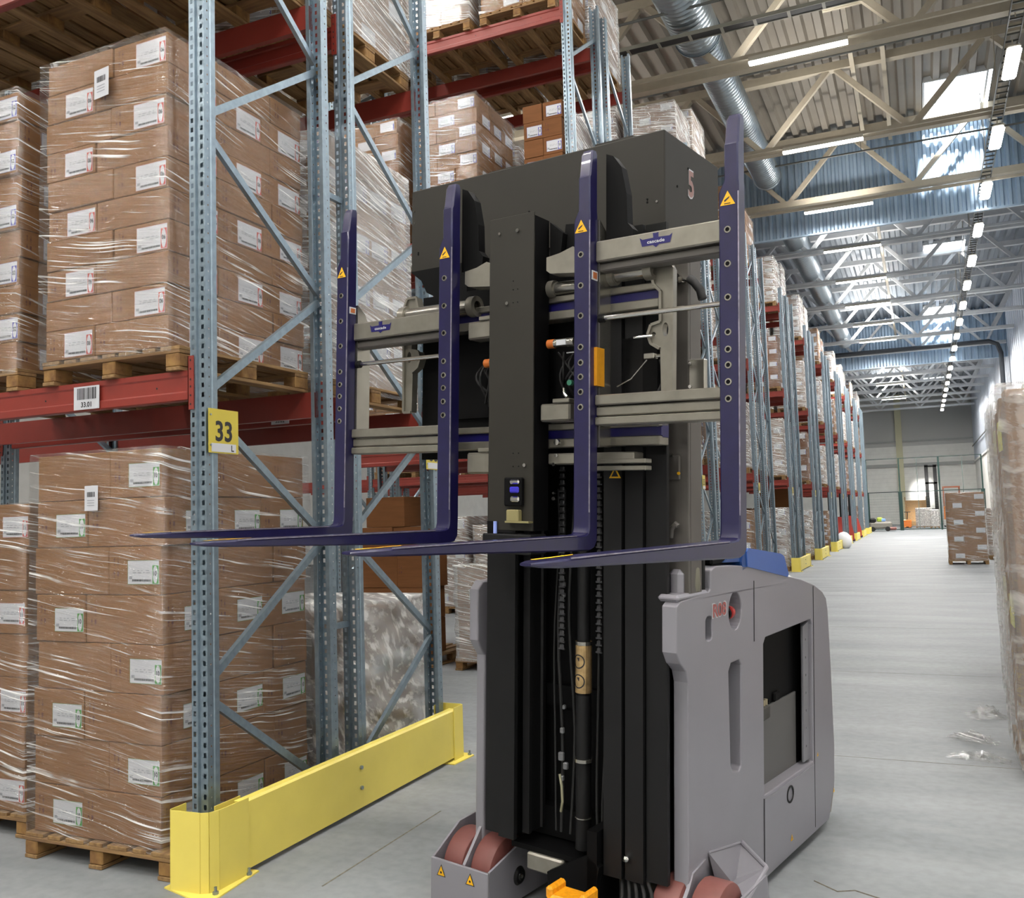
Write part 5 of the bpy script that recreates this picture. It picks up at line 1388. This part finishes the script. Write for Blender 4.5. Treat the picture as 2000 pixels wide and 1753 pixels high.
# carton stack standing in the aisle
def grid_load(x0, x1, y, d, rows, h, label, seed, film=1):
    pallet(x0-.02, x1+.02, y-.02, d, 0, 'wooden pallet under the '+label, parts=False)
    g = 'boxes of the '+label
    for r in range(rows):
        z = .147+h*(rows-1-r); s_ = .42 if r % 2 else .56; xm = x0+(x1-x0)*s_
        row = ORD[r]+' row down'
        for q, (a, b) in enumerate(((x0, xm), (xm, x1))):
            carton(a, b, y, y+.4, z, h, 'carton, %s, front %s, %s' % (row, ('left', 'right')[q], label), g, lab='r' if (q+r) % 2 else None, kind='0', lw=.26, lh=.15, jit=.012)
        carton(x0, x0+.4, y+.4, y+d-.03, z, h, 'carton, %s, left flank, %s' % (row, label), g, jit=.012, kind='0')
        carton(x1-.4, x1, y+.4, y+d-.03, z, h, 'carton, %s, right flank, %s' % (row, label), g, jit=.012, kind='0')
    film_shell(x0-.01, x1+.01, y-.02, y+d-.02, .12, .147+rows*h+.01, 'film round the '+label, 'stretch film round the loads', M_FILM, seed=seed)
grid_load(.66, 1.74, 32.0, 1.2, 8, .262, 'load standing alone in the aisle', 21)
wrapped(1.95, 2.9, 34.6, 1.1, 0, 6, .26, 'wrapped load half hidden behind the aisle load', seed=5, film=2)
# tall plain crate in the fifth rack
m = MB(); m.bbox(-5.0, -3.80, 30.6, 31.45, .16, 2.55, .01, 0); m.box(-3.799, -3.797, 30.7, 30.78, 1.1, 1.3, 1); m.box(-3.799, -3.797, 30.9, 31.2, .9, .93, 1)
tag(m.build('tall_carton', [M_CARD2, M_INK]), 'tall plain brown carton beside the first visible far guard', 'cardboard box')
pallet(-5.0, -3.8, 30.6, .85, 0, 'wooden pallet under the tall plain brown carton', parts=False)

# ================================================================ FAR END
M_GREEN = mat('dark_green_steel', '#0b312c', .45)
fy = 76.0
t = thing('mesh_fence', 'dark green steel fence with thick posts across the far aisle', 'fence', (0, fy, 0))
for x in (-3.9, -1.55, 4.1):
    m = MB(); m.box(x-.13, x+.13, -.12, .12, 0, 2.95); m.box(x-.05, x+.05, -.05, .05, 2.95, 5.5); m.build('post', M_GREEN, t)
m = MB(); m.box(1.15, 1.27, -.05, .05, 0, 5.5); m.build('post', M_GREEN, t)
for z, r in ((.08, .06), (2.92, .06), (5.48, .05)):
    m = MB(); m.box(-3.9, 4.1, -r/2, r/2, z-r/2, z+r/2); m.build('rail', M_GREEN, t)
m = MB()
for k in range(-39, 42): m.box(k*.1, k*.1+.006, -.003, .003, .1, 2.9)
for k in range(14): m.box(-3.9, 4.1, -.003, .003, .2+k*.2, .206+k*.2)
m.build('wire_mesh', mat('grey_green_wire', '#5d6b68', .5), t, kind='stuff')
for x in (-.3, 2.8):
    m = MB(); m.box(x-.025, x+.025, -.03, .03, .1, 5.4); m.build('mullion', mat('grey_green_wire', '#5d6b68', .5), t)
M_ORB = mat('orange_truck_paint', '#e07d1d', .45)
t = thing('orange_stacker', 'orange reach truck with a tall dark mast standing behind the green fence', 'forklift', (1.2, 84, 0))
m = MB(); m.bbox(.35, 1.65, 0, 1.6, .15, 1.75, .1); m.build('body', M_ORB, t)
m = MB(); m.bbox(.3, 1.7, -.05, 1.7, .12, .62, .05); m.build('skirt', mat('pale_skirt', '#c9c9c6', .5), t)
for x in (-.95, -.3): m = MB(); m.box(x, x+.28, -.3, -.05, .3, 5.2); m.build('mast_rail', M_BLACK, t)
for z in (5.0, 3.6, 1.4): m = MB(); m.box(-.95, -.02, -.3, -.1, z, z+.14); m.build('mast_tie', M_BLACK, t)
m = MB()
for x, y in ((.4, .2), (1.6, .2), (.4, 1.5), (1.6, 1.5)): m.box(x-.04, x+.04, y-.04, y+.04, 1.7, 3.3)
m.box(.35, 1.65, .1, 1.6, 3.25, 3.35); m.build('overhead_guard', mat('rust_frame', '#8c4b2c', .5), t)
for y in (.3, 1.4): m = MB(); m.cyl((.33, y, .15), (.45, y, .15), .15, 14); m.cyl((1.55, y, .15), (1.67, y, .15), .15, 14); m.build('wheel', M_RUB, t)
t = thing('orange_pallet_jack', 'small orange pallet jack parked left of the silver wrapped load', 'pallet jack', (-1.3, 83, 0))
m = MB(); m.bbox(-.3, .35, 0, .35, .1, .7, .05); m.build('body', M_ORB, t)
for x in (-.25, .12): m = MB(); m.bbox(x, x+.17, -1.1, 0, .07, .14, .01); m.build('fork', M_ORB, t)
m = MB(); m.path([(0, .2, .6), (.05, .4, 1.1), (.05, .45, 1.35)], .03, 8); m.box(-.2, .3, .42, .48, 1.3, 1.36); m.build('handle', M_BLACK, t)
m = MB(); m.cyl((-.2, .2, .1), (.3, .2, .1), .1, 12); m.build('wheel', M_RUB, t)
wrapped(-.6, .6, 82.5, 1.2, 0, 5, .3, 'silvery wrapped load behind the green fence', seed=6, film=3)
wrapped(.45, 1.1, 80.5, .8, 0, 5, .27, 'small white wrapped load beside the orange truck', seed=6, film=3)
t = thing('wooden_crate', 'open wooden crate standing behind the silvery load at the far end', 'crate', (-.6, 87, 0))
m = MB(); m.box(-.8, .8, 0, .1, .15, 2.3); m.build('back_panel', M_WOOD, t)
for x in (-.85, .8): m = MB(); m.box(x, x+.06, -1.0, .1, 0, 2.6); m.build('side_panel', M_WOOD, t)
m = MB(); m.box(-.8, .8, -1, .1, .12, .5); m.build('base', M_WOOD, t)
m = MB(); m.bbox(2.4, 4.4, 96.5, 99.5, 0, 3.0, .05)
tag(m.build('white_cabin', mat('cabin_white', '#dedede', .6)), 'low white cabin against the far end wall', 'cabin')
# floor scrubber
t = thing('floor_scrubber', 'grey ride-on floor scrubber with bright items on top beside the green fence', 'cleaning machine', (-2.95, 74.4, 0))
m = MB(); m.bbox(-.85, .75, -.45, .45, .18, .72, .12); m.build('body', mat('scrubber_grey', '#7d7a72', .5), t)
m = MB(); m.bbox(-.80, -.35, -.40, .40, .5, 1.0, .1); m.build('tank', M_BLACK, t)
m = MB(); m.bbox(.55, 1.05, -.5, .5, .08, .3, .06); m.build('brush_head', mat('scrubber_red', '#7a4a44', .5), t)
m = MB(); m.bbox(-.3, .1, -.2, .2, .7, 1.05, .08, 0); m.bbox(.0, .3, -.2, .2, .72, .95, .05, 1); m.build('bucket', [mat('lime_cloth', '#a9c04a', .7), mat('sky_cloth', '#7aa0d8', .7)], t)
for x in (-.6, .45):
    for y in (-.5, .38): m = MB(); m.cyl((x, y, .18), (x, y+.12, .18), .18, 16); m.build('wheel', M_RUB, t)
# red trucks parked in the rack openings
M_REDT = mat('red_truck_paint', '#a8392f', .4)
for k, (y, lab) in enumerate(((46.2, 'nearest of the three red stackers parked between the far racks'), (52.8, 'middle one of the three red stackers parked between the far racks'), (59.3, 'farthest of the three red stackers parked between the far racks'))):
    t = thing('red_stacker', lab, 'forklift', (-3.95, y, 0), (0, 0, math.radians(6)), group='red stackers parked at the racks')
    m = MB(); m.plate([[(-.55, .12), (.45, .12), (.45, .5), (.30, 1.15), (.1, 1.35), (-.55, 1.4)]], -.45, .45, 1); m.build('body', M_REDT, t)
    for x in (-.62, -.2): m = MB(); m.box(x, x+.1, -.4, .4, 1.35, 2.75); m.build('cab_pillar', M_BLACK, t)
    m = MB(); m.bbox(-.65, .2, -.5, .5, 2.72, 2.88, .04); m.build('roof', M_REDT, t)
    m = MB(); m.bbox(-.2, .5, -.42, .42, .05, .2, .03); m.build('bumper', mat('navy_bumper', '#25283a', .5), t)
    for yy in (-.4, .3): m = MB(); m.cyl((.25, yy, .14), (.25, yy+.1, .14), .14, 14); m.build('wheel', M_RUB, t)
m = MB(); m.lathe([(.001, 0), (.22, .0), (.34, .15), (.36, .35), (.30, .58), (.15, .72), (.001, .76)], (0, 0, 0), 18)
o = m.build('white_sack', mat('white_sack_plastic', '#e2e3e6', .5), smooth=True); o.location = (-3.45, 45.15, 0); tag(o, 'round white plastic sack standing beside a yellow guard', 'sack')
